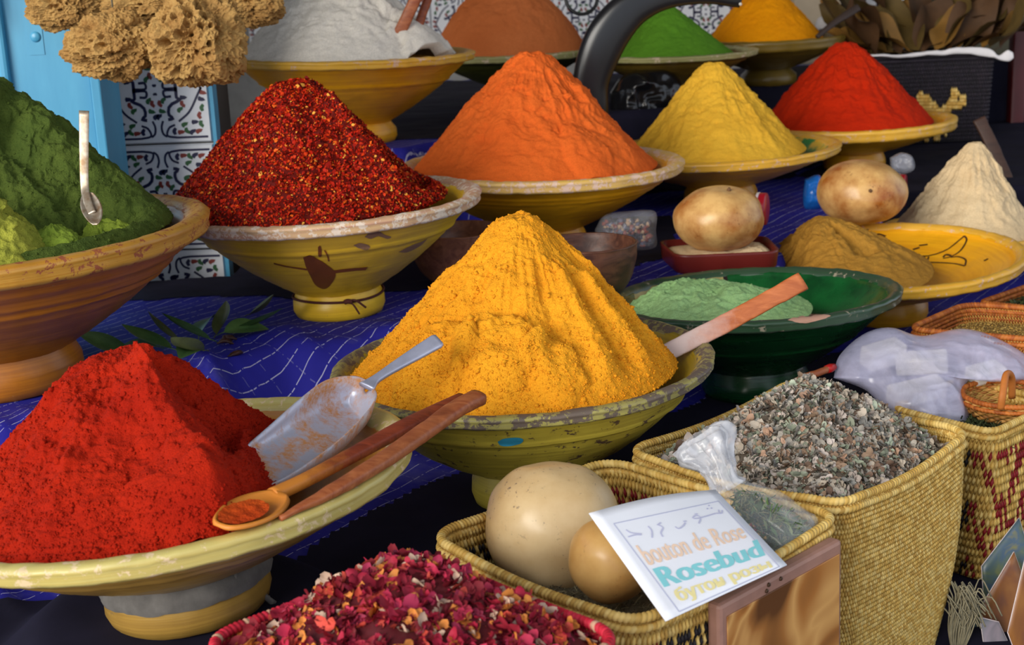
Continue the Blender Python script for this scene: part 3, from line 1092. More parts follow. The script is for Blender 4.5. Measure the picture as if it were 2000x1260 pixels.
# bright henna slumped in front of the hollow
for k, (mx, my, rr, hz, pz) in enumerate([(0.17, -0.58, 0.35, 0.115, 1.0), (0.50, -0.46, 0.20, 0.042, 0.6), (0.63, -0.20, 0.15, 0.030, 0.6)]):
    cx, cy = lg['c'].x + mx * lg['R'], lg['c'].y + my * lg['R']
    bz = lg['c'].z - 0.02
    V, fs = heap_surface((cx - 0.02, cy + 0.01, bz + hz), circle_poly(cx, cy, rr * lg['R'], rr * lg['R'] * 0.8), bz, p=pz, a=0.3, nphi=220, nr=90, lumps=0.011, rough=0.002, seed=200 + k, skirt=0.002)
    o = link('spice_heap', np_mesh('spice_heap', V, fs), P_henna2 if k == 0 else P_henna3)
    tag(o, ['yellowish green henna slumped at the left edge', 'small lump of fresh henna under the metal spoon', 'small lump of fresh henna near the bowl rim'][k], 'spice', None, 'stuff')

# chili flakes: a dark core covered with loose flakes
M_flake = m_attr('chili_flakes', 0.6, 0.1, 0.2, 300)
P_chili = m_powder('chili_core', srgb(120, 14, 6), srgb(80, 8, 4), 300, 0.8)
b = BOWLS['chili']
pk = at_y(578, 158, b['c'].y + 0.03)
poly = circle_poly(b['c'].x - 0.16 * b['R'], b['c'].y, 0.93 * b['R'], 0.86 * b['R'])
V, fs = heap_surface(tuple(pk), poly, b['c'].z - 0.004, p=1.0, a=0.12, nphi=300, nr=130, lumps=0.004, rough=0.0015, flute=0.03, seed=15,
                     cut=0.07, ridges=[(-42, 0.030, 9, 0.22, 1.0)], gouges=[(-8, 0.040, 26, 0.08, 0.95)], plane=(math.tan(-b['root'].rotation_euler[1]), 0, b['c'].x, b['c'].y))
nfl = 26000
P, N = sample_surface(V, fs, nfl, lambda m, n: np.where(n[:, 1] < 0.45, 1.0, 0.12))
flake = np.array([(-1, -0.5, 0), (0.1, -0.75, 0.25), (1, -0.2, 0), (0.7, 0.6, 0.15), (-0.3, 0.7, -0.1)], float)
flf = [np.array([(0, 1, 4), (1, 3, 4), (1, 2, 3)])]
pal = np.array([srgb(182, 30, 8), srgb(150, 18, 5), srgb(206, 54, 10), srgb(112, 10, 5), srgb(228, 100, 24), srgb(236, 164, 64), srgb(64, 8, 8)])
ci = RNG.choice(len(pal), nfl, p=[0.30, 0.26, 0.18, 0.12, 0.07, 0.035, 0.035])
S = RNG.lognormal(math.log(0.0019), 0.35, nfl)
v2, f2, c2 = scatter(flake, flf, P + N * 0.0008, N, S, pal[ci], tilt=0.6)
V3, f3, c3 = merge([(V, fs, srgb(90, 10, 5)), (v2, f2, c2)])
tag(link('spice_heap', np_mesh('spice_heap', V3, f3, True, c3), M_flake), 'coarse dark red chili flake heap in the yellow bowl', 'spice', None, 'stuff')

# ------------------------------------------------------------------ the cloth itself (after the feet are known)
FEET += [(-0.09, 2.27, 0.09), (0.13, 2.24, 0.09), (0.37, 2.42, 0.11), (0.68, 2.78, 0.08)]
xs = np.arange(-1.45, 1.75, 0.010)
ys = np.arange(0.78, 4.5, 0.010)
gx, gy = np.meshgrid(xs, ys)
PP = np.column_stack([gx.ravel(), gy.ravel()])
zz = cloth_z(PP)
V = np.column_stack([PP, zz])
fq = grid_faces(len(xs), len(ys))
mid = PP[fq].mean(1)
fq = fq[~((mid[:, 0] < -0.50) & (mid[:, 1] > 2.50))]      # the cloth stops before the tiled pillar
mid = PP[fq].mean(1)
me = np_mesh('tablecloth', V, [fq])
tag(link('tablecloth', me, M_cloth), 'blue cloth with silver thread stripes draped over the stepped stall', 'cloth')
M_shade = m_plain('painted_shade_navy', srgb(30, 28, 46), 0.85, 0.4, 12, 0.15, 0.15)  # near-black navy that paints shade onto zones of the blue cloth
SHADE_POLYS = [([(-1.40, 0.80), (-0.42, 0.80), (-0.31, 1.10), (-0.26, 1.28), (-0.17, 1.27), (-0.13, 1.08), (1.70, 0.80), (1.70, 2.30), (0.55, 2.28), (0.25, 2.02), (0.02, 1.86), (-0.20, 1.66), (-0.30, 1.45), (-1.40, 1.42)], 'navy sheet of painted shade on the cloth under the golden curry bowl and baskets'),
      ([(-1.40, 2.36), (0.02, 2.30), (0.30, 2.50), (0.34, 2.92), (-0.12, 2.90), (-0.22, 2.79), (-1.40, 2.79)], 'navy sheet of painted shade on the cloth under the orange cone and chili bowls'),
      ([(0.80, 3.0), (1.70, 3.04), (1.70, 4.45), (1.02, 4.45), (0.97, 3.8), (0.70, 3.40)], 'navy sheet of painted shade on the cloth below the black camel basket'),
      ([(-1.40, 2.93), (-0.10, 3.00), (0.70, 3.38), (0.95, 3.80), (1.0, 4.45), (-1.40, 4.45)], 'navy sheet of painted shade on the back shelf cloth under the white powder')]
for poly_, lab in SHADE_POLYS:
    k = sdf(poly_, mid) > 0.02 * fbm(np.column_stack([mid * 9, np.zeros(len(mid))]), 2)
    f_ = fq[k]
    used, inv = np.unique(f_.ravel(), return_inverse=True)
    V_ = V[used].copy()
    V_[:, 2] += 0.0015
    tag(link('shade_sheet', np_mesh('shade_sheet', V_, [inv.reshape(-1, 4)]), M_shade), lab, 'cloth')
# stepped wooden stand below the cloth
M_plank = m_wood('stand_wood', srgb(110, 84, 60), srgb(84, 62, 44), 12, 0.7)
st = empty('stall_stand', (0, 2.6, 0))
tag(st, 'stepped wooden stand hidden under the blue cloth', 'stand')
box_obj('step', (-0.49, -1.70, 0.30), (1.65, 1.85, T0 - 0.012), M_plank, st)
box_obj('step', (-1.40, -1.70, 0.30), (-0.495, -0.12, T0 - 0.012), M_plank, st)
for (x, y) in [(-1.3, -1.6), (1.5, -1.6), (-1.3, -0.3), (-0.4, 1.7), (1.5, 1.7)]:
    box_obj('leg', (x, y, 0.0), (x + 0.08, y + 0.08, 0.30), M_plank, st)


def ground(x, y):
    return float(cloth_z(np.array([[x, y]]))[0])

# ------------------------------------------------------------------ woven baskets
STRAW = np.array([srgb(228, 190, 104), srgb(218, 176, 88), srgb(234, 200, 120), srgb(206, 162, 78)])
RUST = np.array([srgb(178, 96, 34), srgb(160, 82, 28), srgb(192, 112, 44)])
CRIM, BLK = np.array(srgb(136, 14, 24)), np.array(srgb(24, 20, 26))
M_weave = m_attr('woven_straw', 0.6, 0.35, 0.25, 220, 0.15)
OCTA = np.array([(0.5, 0, 0), (-0.5, 0, 0), (0, 0.5, 0), (0, -0.5, 0), (0, 0, 0.5), (0, 0, -0.5)], float)
OCTF = np.array([(0, 2, 4), (2, 1, 4), (1, 3, 4), (3, 0, 4), (2, 0, 5), (1, 2, 5), (3, 1, 5), (0, 3, 5)])


def rounded_path(corners, rad, n, sag=0.0):
    """closed path through corners (k,3) with rounded corners, n samples evenly spaced"""
    C = np.array(corners, float)
    k = len(C)
    pts = []
    for i in range(k):
        p, c, q = C[i - 1], C[i], C[(i + 1) % k]
        a = c + (p - c) / np.linalg.norm(p - c) * rad
        b = c + (q - c) / np.linalg.norm(q - c) * rad
        t = np.linspace(0, 1, 10)[:, None]
        pts.append((1 - t) ** 2 * a + 2 * t * (1 - t) * c + t ** 2 * b)
        a2 = q + (c - q) / np.linalg.norm(q - c) * rad
        s = np.linspace(0, 1, 24)[1:-1, None]
        seg = b + (a2 - b) * s
        seg[:, 2] -= sag * np.sin(np.pi * s[:, 0])
        pts.append(seg)
    P = np.concatenate(pts)
    P = np.vstack([P, P[:1]])
    L = np.concatenate([[0], np.cumsum(np.linalg.norm(np.diff(P, axis=0), axis=1))])
    u = np.arange(n) / n * L[-1]
    return np.stack([np.interp(u, L, P[:, j]) for j in range(3)], 1), L[-1]


def basket(name, label, corners, base_z, pattern, taper=0.86, rad=0.035, sag=0.004, sw=0.0042, sh=0.0085, rim_r=0.0044, rim_cols=STRAW, rim_step=0.0046, cat='basket', thick=0.0042, rim2=True, bulge=0.01, back=None):
    back = STRAW[1] * 0.75 if back is None else back
    R0, per = rounded_path(corners, rad, 400, sag)
    cen = R0.mean(0)
    B0 = R0.copy()
    B0[:, :2] = cen[:2] + (R0[:, :2] - cen[:2]) * taper
    B0[:, 2] = base_z
    root = empty(name, (cen[0], cen[1], base_z))
    tag(root, label, cat)
    org = np.array([cen[0], cen[1], base_z])
    R0 = R0 - org
    B0 = B0 - org
    ns = int(per / sw)
    height = float(R0[:, 2].mean())
    nrow = int(height / (sh * 0.80))

    def surf(u, v):
        x = (u % 1.0) * 400
        i = np.floor(x).astype(int) % 400
        f = (x - np.floor(x))[:, None]
        j = (i + 1) % 400
        r = R0[i] * (1 - f) + R0[j] * f
        b_ = B0[i] * (1 - f) + B0[j] * f
        vv = v[:, None]
        p = r * (1 - vv) + b_ * vv
        out = r.copy()
        out[:, 2] = 0
        out /= np.linalg.norm(out, axis=1, keepdims=True) + 1e-9
        p = p + out * (bulge * np.sin(np.pi * np.clip(v, 0, 1)))[:, None]
        tg = R0[j] - R0[i]
        tg /= np.linalg.norm(tg, axis=1, keepdims=True) + 1e-9
        return p, tg
    # backing wall and bottom
    nu, nv = 160, 8
    uu, vv = np.meshgrid(np.arange(nu) / nu, np.linspace(0.01, 1, nv))
    p, _ = surf(uu.ravel(), vv.ravel())
    wallV = np.vstack([p, [[0, 0, 0.0]]])
    last = (nv - 1) * nu + np.arange(nu)
    link('bottom', np_mesh('bottom', np.vstack([p[last], [[0, 0, 0.0]]]), [np.stack([np.arange(nu), (np.arange(nu) + 1) % nu, np.full(nu, nu)], 1)], True, back), M_weave, root)
    link('wall', np_mesh('wall', p, [grid_faces(nu, nv, True)], True, back), M_weave, root)
    # stitches
    ri, ci = np.meshgrid(np.arange(nrow), np.arange(ns), indexing='ij')
    ri = ri.ravel()
    ci = ci.ravel()
    u = (ci + 0.5 * (ri % 2)) / ns
    v = (ri + 0.9) / (nrow + 0.6)
    p, tg = surf(u, v)
    p2, _ = surf(u, v + 0.02)
    dn = p2 - p
    dn /= np.linalg.norm(dn, axis=1, keepdims=True)
    # slight lean of each stitch
    dn = dn + tg * 0.16
    dn /= np.linalg.norm(dn, axis=1, keepdims=True)
    nr_ = np.cross(tg, dn)
    nr_ /= np.linalg.norm(nr_, axis=1, keepdims=True)
    sx = sw * RNG.uniform(0.95, 1.2, len(u))
    sy = sh * 1.25 * RNG.uniform(0.9, 1.1, len(u))
    L = OCTA[None]
    V = p[:, None] + tg[:, None] * (L[:, :, 0:1] * sx[:, None, None]) + dn[:, None] * (L[:, :, 1:2] * sy[:, None, None]) + nr_[:, None] * (L[:, :, 2:3] * thick * 1.6)
    col = pattern(u, ri, nrow, per)
    col = col * RNG.uniform(0.8, 1.12, (len(u), 1))
    fs = (OCTF[None] + (np.arange(len(u)) * 6)[:, None, None]).reshape(-1, 3)
    o = link('weave', np_mesh('weave', V.reshape(-1, 3), [fs], True, np.repeat(col, 6, axis=0)), M_weave, root)
    o['kind'] = 'stuff'

    # wrapped rim coil(s)
    def coil(dz, rr, inset, nm, cols, step):
        m = int(per / step)
        k = 6
        nn = m * k
        uu = np.arange(nn) / nn
        c, t_ = surf(uu, np.full(nn, 0.0))
        out = c.copy()
        out[:, 2] = 0
        out /= np.linalg.norm(out, axis=1, keepdims=True)
        c = c + out * inset + np.array([0, 0, dz])
        up = np.array([0, 0, 1.0])
        s_ = np.cross(t_, up)
        s_ /= np.linalg.norm(s_, axis=1, keepdims=True)
        na = 10
        a = np.arange(na) / na * 2 * np.pi
        ph = (np.arange(nn) / k)[:, None] + 0.6 * np.sin(a)[None] * 0.5
        rad_ = rr * (0.80 + 0.28 * np.abs(np.sin(np.pi * ph)) ** 0.6)
        V = c[:, None] + s_[:, None] * (np.cos(a)[None] * rad_)[:, :, None] + up * (np.sin(a)[None] * rad_)[:, :, None]
        wid = np.floor(ph).astype(int) % m
        cc = cols[RNG.integers(0, len(cols), m)] * RNG.uniform(0.85, 1.1, (m, 1))
        o = link(nm, np_mesh(nm, V.reshape(-1, 3), [grid_faces(na, nn, True)], True, cc[wid.ravel()]), M_weave, root)
        me_ = o.data
        # close the ring
        bm = bmesh.new()
        bm.from_mesh(me_)
        bm.verts.ensure_lookup_table()
        for q in range(na):
            bm.faces.new([bm.verts[(nn - 1) * na + q], bm.verts[(nn - 1) * na + (q + 1) % na], bm.verts[(q + 1) % na], bm.verts[q]]).smooth = True
        bm.to_mesh(me_)
        bm.free()
        return o
    coil(0.002, rim_r, 0.0, 'rim', rim_cols, rim_step)
    if rim2:
        coil(-rim_r * 1.7, rim_r * 0.8, 0.002, 'rim_binding', rim_cols, rim_step)
    return root


def straw_cols(n):
    return STRAW[RNG.integers(0, len(STRAW), n)]


def pat_plain(u, r, nrow, per):
    c = straw_cols(len(u))
    return c


def pat_band(u, r, nrow, per):
    """crimson and black saw-tooth bands on straw"""
    c = straw_cols(len(u))
    k = np.floor(u * per / 0.0042).astype(int)
    seg = np.floor(u * per / 0.07).astype(int) % 2
    red = ((r == 2) | (r == 3)) & ((k + r) % 3 < 2)
    c[red] = np.where(seg[red][:, None] == 0, CRIM, BLK)
    red = ((r == 5) | (r == 6)) & (k % 2 == 0)
    c[red] = np.where(seg[red][:, None] == 1, CRIM, BLK)
    z = (r >= 7) & (r < 12) & ((k + r) % 4 == 0)
    c[z] = CRIM
    return c


def pat_diamond(u, r, nrow, per):
    c = straw_cols(len(u))
    x = u * per / 0.0042
    tri = np.abs((x / 12.0) % 2 - 1) * 10
    red = ((r + np.floor(tri)) % 8 < 4) & (r > 1)
    red |= (r % 9 == 2)
    alt = (np.floor(x).astype(int) + r) % 3 == 0
    c[red & ~alt] = CRIM
    blk = red & (np.floor(x / 24).astype(int) % 3 == 2) & ~alt
    c[blk] = BLK
    return c


def pat_red(u, r, nrow, per):
    c = np.tile(np.array(srgb(196, 24, 48)), (len(u), 1))
    k = np.floor(u * per / 0.0042).astype(int)
    w = (r == 1) | (((k + r) % 5 == 0) & (r > 3))
    c[w] = STRAW[2]
    return c


def pat_rust(u, r, nrow, per):
    return RUST[RNG.integers(0, 3, len(u))]


def zc(pts, z):
    return [tuple(at_z(x, y, z)) for x, y in pts]


cA = zc([(390, 1260), (815, 1083), (1222, 1252)], 0.70)
cA.append(tuple(np.array(cA[0]) + np.array(cA[2]) - np.array(cA[1])))
cB = zc([(838, 1054), (1180, 902), (1645, 1012), (1240, 1226)], 0.665)
cC = zc([(1222, 887), (1556, 746), (1897, 850), (1645, 992)], 0.66)
dS = np.array(at_z(1938, 849, 0.61))
dW = dS + np.array([-0.63, 0.78, 0]) * 0.15
dE = dS + np.array([0.74, 0.66, 0]) * 0.17
cD = [tuple(dW), tuple(dW + dE - dS), tuple(dE), tuple(dS)]
eW, eN = np.array(at_z(1771, 646, 0.66)), np.array(at_z(1887, 596, 0.66))
eD = np.array(at_z(2000, 604, 0.66)) - eN
eD = eD / np.linalg.norm(eD) * 0.26
cE = [tuple(eW), tuple(eN), tuple(eN + eD), tuple(eW + eD)]
fW, fN = np.array(at_z(1912, 594, 0.62)), np.array(at_z(2010, 560, 0.62))
fD = np.array([0.14, -0.10, 0])
cF = [tuple(fW), tuple(fN), tuple(fN + fD), tuple(fW + fD)]
ROSE_RIM = np.array([srgb(200, 26, 52), srgb(180, 18, 44), srgb(214, 40, 66), srgb(190, 22, 48), srgb(200, 26, 52), srgb(206, 160, 130)])
basket('woven_basket', 'red-rimmed basket of dried rosebuds in the foreground', cA, T0, pat_red, rim_cols=ROSE_RIM, sag=0.002)
basket('woven_basket', 'straw basket with red and black bands holding two gourds', cB, T0, pat_band, sag=0.006, sh=0.0135, sw=0.0047)
basket('woven_basket', 'plain pale straw basket heaped with grey dried flowers', cC, T0, pat_plain, sag=0.008, sh=0.0068, sw=0.0036, thick=0.0032)
basket('woven_basket', 'red and black patterned straw basket under the plastic bag', cD, T0, pat_diamond, rad=0.025, sag=0.0, sh=0.014, sw=0.0055)
basket('woven_basket', 'rust-brown rimmed basket of golden grain at the right edge', cE, T0, pat_rust, rim_cols=RUST, sag=0.0)
basket('woven_basket', 'small rust-brown basket of dark herbs behind the grain', cF, T1 + 0.004, pat_rust, rad=0.02, rim_cols=RUST, sag=0.0)


def inner_poly(c, s=0.93):
    P, _ = rounded_path(c, 0.035, 90)
    m = P.mean(0)
    return (P[:, :2] - m[:2]) * s + m[:2], m


def petal(w, l, curl, seed):
    rr = random.Random(seed)
    U, Vv = np.meshgrid(np.linspace(-1, 1, 4), np.linspace(0, 1, 4))
    u, v = U.ravel(), Vv.ravel()
    prof = np.sin(np.pi * (0.12 + 0.83 * v)) ** 0.7
    x = u * w * prof
    y = l * np.sin(v * curl) / curl
    z = l * (1 - np.cos(v * curl)) / curl + 0.35 * w * (u ** 2) * prof
    P = np.column_stack([x, y, z])
    P += np.array([[rr.uniform(-0.07, 0.07) for _ in range(3)] for _ in range(16)])
    return P, grid_faces(4, 4)


def bud_template(seed, np_=6):
    """dried rosebud: overlapping curled petals round a core"""
    rr = random.Random(seed)
    parts = []
    for i in range(np_):
        P, f = petal(0.48, 1.35, rr.uniform(0.9, 1.9), seed * 31 + i)
        tilt = rr.uniform(0.35, 1.15)
        P = P @ np.array(Matrix.Rotation(-tilt, 3, 'X')).T
        a = i * 2.4 + rr.uniform(-0.3, 0.3)
        P[:, 1] -= 0.12
        P = P @ np.array(Matrix.Rotation(a, 3, 'Z')).T
        parts.append((P, [f]))
    V, fs, _ = merge(parts)
    V[:, 2] -= 0.3
    return V, fs


# --- rose heap
M_bud = m_objcol('dried_petal', 0.65, 0.3, 0.35, 400, 0.25)
M_budstuff = m_attr('dried_petals', 0.65, 0.3, 0.35, 300, 0.2)
ROSE = np.array([srgb(176, 24, 58), srgb(150, 18, 44), srgb(196, 42, 78), srgb(128, 14, 34), srgb(206, 74, 60), srgb(226, 140, 62), srgb(214, 180, 156), srgb(160, 30, 70)])
RP = np.array([0.19, 0.19, 0.12, 0.15, 0.11, 0.10, 0.07, 0.07])
polyA, mA = inner_poly(cA, 0.94)
pkA = at_y(775, 1082, 1.075)
VA, fA = heap_surface((pkA.x, pkA.y, pkA.z - 0.006), polyA, 0.690, p=0.85, a=0.5, nphi=120, nr=60, lumps=0.004, rough=0.001, seed=301)


def in_frame(P, m=30):
    x, y = proj_np(P)
    return (x > -m) & (x < 2000 + m) & (y > -m) & (y < 1260 + m)


def fill_individuals(V, fs, n_ind, n_stuff, size, templates, pal, prob, mat, mat_stuff, name, label, cat, group, stuff_label, extra_col=None, lift=0.5, core=None, wfun=None):
    P, N = sample_surface(V, fs, n_ind + n_stuff, wfun)
    S = RNG.lognormal(math.log(size), 0.25, len(P))
    k = in_frame(P)
    x, y = proj_np(P)
    near = np.where(k, -P[:, 1] + 0.6 * RNG.random(len(P)), -99)
    order = np.argsort(-(near + S * 60))
    ind = order[:n_ind]
    rest = order[n_ind:]
    CI = RNG.choice(len(pal), len(P), p=prob / prob.sum())
    C = pal[CI] * RNG.uniform(0.75, 1.15, (len(P), 1))
    mes = [np_mesh(name, tv, tf) for tv, tf in templates]
    for me_ in mes:
        me_.materials.append(mat)
    for i in ind:
        nrm = Vector(N[i] + RNG.normal(0, 0.5, 3)).normalized()
        q = nrm.to_track_quat('Z', 'Y') @ Matrix.Rotation(RNG.uniform(0, 6.28), 3, 'Z').to_quaternion()
        o = bpy.data.objects.new(name, mes[RNG.integers(0, len(mes))])
        o.location = Vector(P[i] + N[i] * S[i] * lift)
        o.rotation_mode = 'XYZ'
        o.rotation_euler = q.to_euler()
        s = float(S[i])
        o.scale = (s, s, s)
        o.color = (*[float(c) for c in C[i]], 1)
        COL.objects.link(o)
        tag(o, label[CI[i]], cat, group)
    parts = []
    who = RNG.integers(0, len(templates), len(rest))
    for t, (tv, tf) in enumerate(templates):
        m = rest[who == t]
        v2, f2, c2 = scatter(tv, tf, P[m] + N[m] * (S[m] * lift * 0.6)[:, None], N[m], S[m], C[m], tilt=0.5)
        parts.append((v2, f2, c2))
    parts.append((V, fs, core))
    v3, f3, c3 = merge(parts)
    o = link(name + '_heap', np_mesh(name + '_heap', v3, f3, True, c3), mat_stuff)
    tag(o, stuff_label, cat, None, 'stuff')
    return o


fill_individuals(VA, fA, 300, 1500, 0.0068, [bud_template(1), bud_template(2, 5), bud_template(3, 4), bud_template(4, 3)], ROSE, RP, M_bud, M_budstuff, 'dried_rosebud',
                 [f'small {n_} dried rosebud on the heap in the red-rimmed basket' for n_ in ('crimson', 'dark crimson', 'pink', 'maroon', 'salmon red', 'orange', 'cream', 'magenta')], 'rosebud', 'dried rosebuds in the red-rimmed basket', 'heap of crimson dried rosebuds in the red-rimmed basket', core=srgb(90, 12, 26))

# --- grey dried flowers
GREY = np.array([srgb(176, 168, 156), srgb(198, 184, 166), srgb(150, 148, 142), srgb(208, 194, 184), srgb(160, 132, 108), srgb(138, 144, 124), srgb(176, 186, 164), srgb(120, 96, 80), srgb(194, 156, 130)])
GP = np.array([0.2, 0.17, 0.14, 0.12, 0.1, 0.09, 0.07, 0.06, 0.05])
polyC, mC = inner_poly(cC, 0.93)
pkC = at_y(1588, 742, 1.60)
VC, fC = heap_surface((pkC.x, pkC.y, pkC.z - 0.006), polyC, 0.638, p=0.95, a=0.35, nphi=120, nr=60, lumps=0.004, rough=0.001, seed=302)
wC = lambda m, n: np.where(n[:, 1] < 0.5, 1.0, 0.25)
fill_individuals(VC, fC, 300, 4600, 0.0056, [bud_template(11, 5), bud_template(12, 4), bud_template(13, 3)], GREY, GP, M_bud, M_budstuff, 'dried_flower',
                 [f'small {n_} dried flower head on the heap in the plain basket' for n_ in ('grey', 'beige', 'dark grey', 'pinkish white', 'tan', 'grey green', 'pale green', 'brown', 'peach')], 'flower', 'dried grey flowers in the plain straw basket', 'heap of grey dried flower heads in the plain straw basket', core=srgb(104, 94, 82), wfun=wC)


# --- loose fillings
def strand(n, l, w, seed):
    rr = random.Random(seed)
    pts = [(0, 0, 0)]
    d = Vector((1, 0, 0))
    for i in range(3):
        d = (d + Vector((rr.uniform(-.5, .5), rr.uniform(-.5, .5), rr.uniform(-.5, .5)))).normalized()
        p = Vector(pts[-1]) + d * l / 3
        pts.append(tuple(p))
    V, fs = loft(pts, w, w, (0, 0.3, 1), 3, 2.0, False)
    V = V - V.mean(0)
    return V, fs


def filling(name, label, corners, z, dome, n, size, cols, templates, core, cat, seed, lumps=0.004):
    poly, m = inner_poly(corners, 0.95)
    V, fs = heap_surface((m[0], m[1], z + dome), poly, z, p=0.9, a=0.6, nphi=90, nr=40, lumps=lumps, rough=0.001, seed=seed)
    P, N = sample_surface(V, fs, n)
    C = cols[RNG.integers(0, len(cols), n)] * RNG.uniform(0.75, 1.15, (n, 1))
    who = RNG.integers(0, len(templates), n)
    parts = [(V, fs, core)]
    for t, (tv, tf) in enumerate(templates):
        k = who == t
        parts.append(scatter(tv, tf, P[k] + N[k] * size * 0.15, N[k], RNG.lognormal(math.log(size), 0.3, k.sum()), C[k], tilt=0.6))
    v3, f3, c3 = merge(parts)
    o = link(name, np_mesh(name, v3, f3, True, c3), M_budstuff)
    return tag(o, label, cat, None, 'stuff')


STR = [strand(3, 1.0, 0.07, s) for s in range(4)]
GRAIN = [(OCTA * np.array([1.0, 0.45, 0.4]), [OCTF])]
LEAFB = [(np.array([(-0.5, 0, 0), (0, 0.16, 0.06), (0.5, 0, 0.1), (0, -0.16, 0.06)]), [np.array([(0, 3, 2, 1)])])]
HERB = np.array([srgb(150, 138, 104), srgb(124, 116, 88), srgb(170, 158, 122), srgb(104, 96, 76)])
GRN = np.array([srgb(60, 76, 40), srgb(44, 60, 34), srgb(80, 92, 54)])
GOLDG = np.array([srgb(190, 150, 70), srgb(206, 170, 92), srgb(168, 128, 56), srgb(150, 120, 60)])
filling('dried_herb_filling', 'greyish dried herb bed under the two gourds', cB, 0.612, 0.004, 7000, 0.009, HERB, STR, srgb(110, 100, 78), 'herb', 401)
filling('dried_herb_filling', 'dark green dried herb leaves in the red patterned basket', cD, 0.585, 0.006, 1600, 0.016, GRN, STR + LEAFB, srgb(40, 50, 30), 'herb', 402)
filling('grain_filling', 'golden dry grain filling the rust-brown basket', cE, 0.635, 0.010, 5000, 0.0042, GOLDG, GRAIN, srgb(130, 100, 50), 'grain', 403)
filling('dried_herb_filling', 'dark dried herbs in the small basket at the right edge', cF, 0.605, 0.008, 900, 0.012, GRN, LEAFB, srgb(40, 46, 32), 'herb', 404)

# ------------------------------------------------------------------ wooden bowls, gourds, tray
M_olivewood = m_wood('dark_olive_wood', srgb(104, 64, 46), srgb(58, 32, 26), 26, 0.42, 'X', 4.0, srgb(40, 22, 20))
M_palewood = m_wood('brown_bowl_wood', srgb(150, 98, 70), srgb(112, 68, 50), 26, 0.35, 'X', 4.0, srgb(70, 40, 32))


def wood_bowl(label, px, py, W, k, tier, mat, seed):
    d = ray(px, py)
    D = (CAMZ - tier) / (k - F * d.z / W)
    c = CAM_P + d * (F * D / W)
    H, R = k * D, D / 2
    root = empty('wooden_bowl', (c.x, c.y, c.z - H), (0, 0, random.uniform(0, 3)))
    tag(root, label, 'bowl', 'wooden bowls behind the golden curry')
    out = smooth_curve([(0.0005, 0.0), (R * 0.42, 0.0), (R * 0.62, H * 0.08), (R * 0.86, H * 0.36), (R * 0.97, H * 0.72), (R * 0.99, H * 0.97)], 30)
    ins = smooth_curve([(R * 0.93, H * 0.97), (R * 0.88, H * 0.7), (R * 0.72, H * 0.34), (R * 0.4, H * 0.13), (0.0005, H * 0.1)], 22)
    V, fs = lathe([tuple(x) for x in out], 72, False, 0.0006, seed)
    link('body', np_mesh('body', V, fs), mat, root)
    V, fs = lathe([tuple(x) for x in ins], 72, False, 0.0004, seed)
    link('hollow', np_mesh('hollow', V, fs), mat, root)
    V, fs = lathe([(R * 0.985, H * 0.96), (R * 1.0, H * 0.985), (R * 0.985, H), (R * 0.945, H), (R * 0.925, H * 0.985), (R * 0.935, H * 0.955)], 72, True, 0.0004, seed)
    link('rim', np_mesh('rim', V, fs), mat, root)
    return c, R, H


wood_bowl('brown wooden bowl left of the golden curry peak', 893, 447, 192, 0.55, T2, M_palewood, 5)
wood_bowl('dark wooden bowl right of the golden curry peak', 1142, 473, 206, 0.56, T2, M_olivewood, 6)


def m_gourd(name, c1, c2, spot, spot_amt):
    t = NT(name)
    c = t.coord()
    f = t.noise(c, 14, 5, 0.6)
    sep = t.n('ShaderNodeSeparateXYZ')
    t.l(c, sep.inputs[0])
    col = t.mix(t.ramp(f, [(0.38, 0.0), (0.66, 1.0)]), c1, c2)
    s = t.noise(c, 160, 4, 0.7)
    zone = t.noise(c, 16, 3)
    m = t.math('MULTIPLY', t.ramp(s, [(0.60, 0.0), (0.66, 1.0)]), t.ramp(zone, [(0.45, 0.0), (0.6, 1.0)]))
    col = t.mix(t.math('MULTIPLY', m, spot_amt), col, spot)
    return t.set(col, 0.32, t.bump(s, 0.06, 0.001), 0.4)


M_gourd_brown = m_gourd('polished_gourd', srgb(216, 172, 108), srgb(150, 84, 30), srgb(100, 54, 26), 0.7)
M_gourd_pale = m_gourd('pale_gourd', srgb(212, 184, 138), srgb(192, 158, 110), srgb(104, 84, 76), 0.8)
M_gourd_small = m_gourd('ochre_gourd', srgb(214, 170, 104), srgb(188, 134, 70), srgb(96, 66, 48), 0.6)
M_stem = m_plain('dry_stem', srgb(110, 78, 50), 0.8)


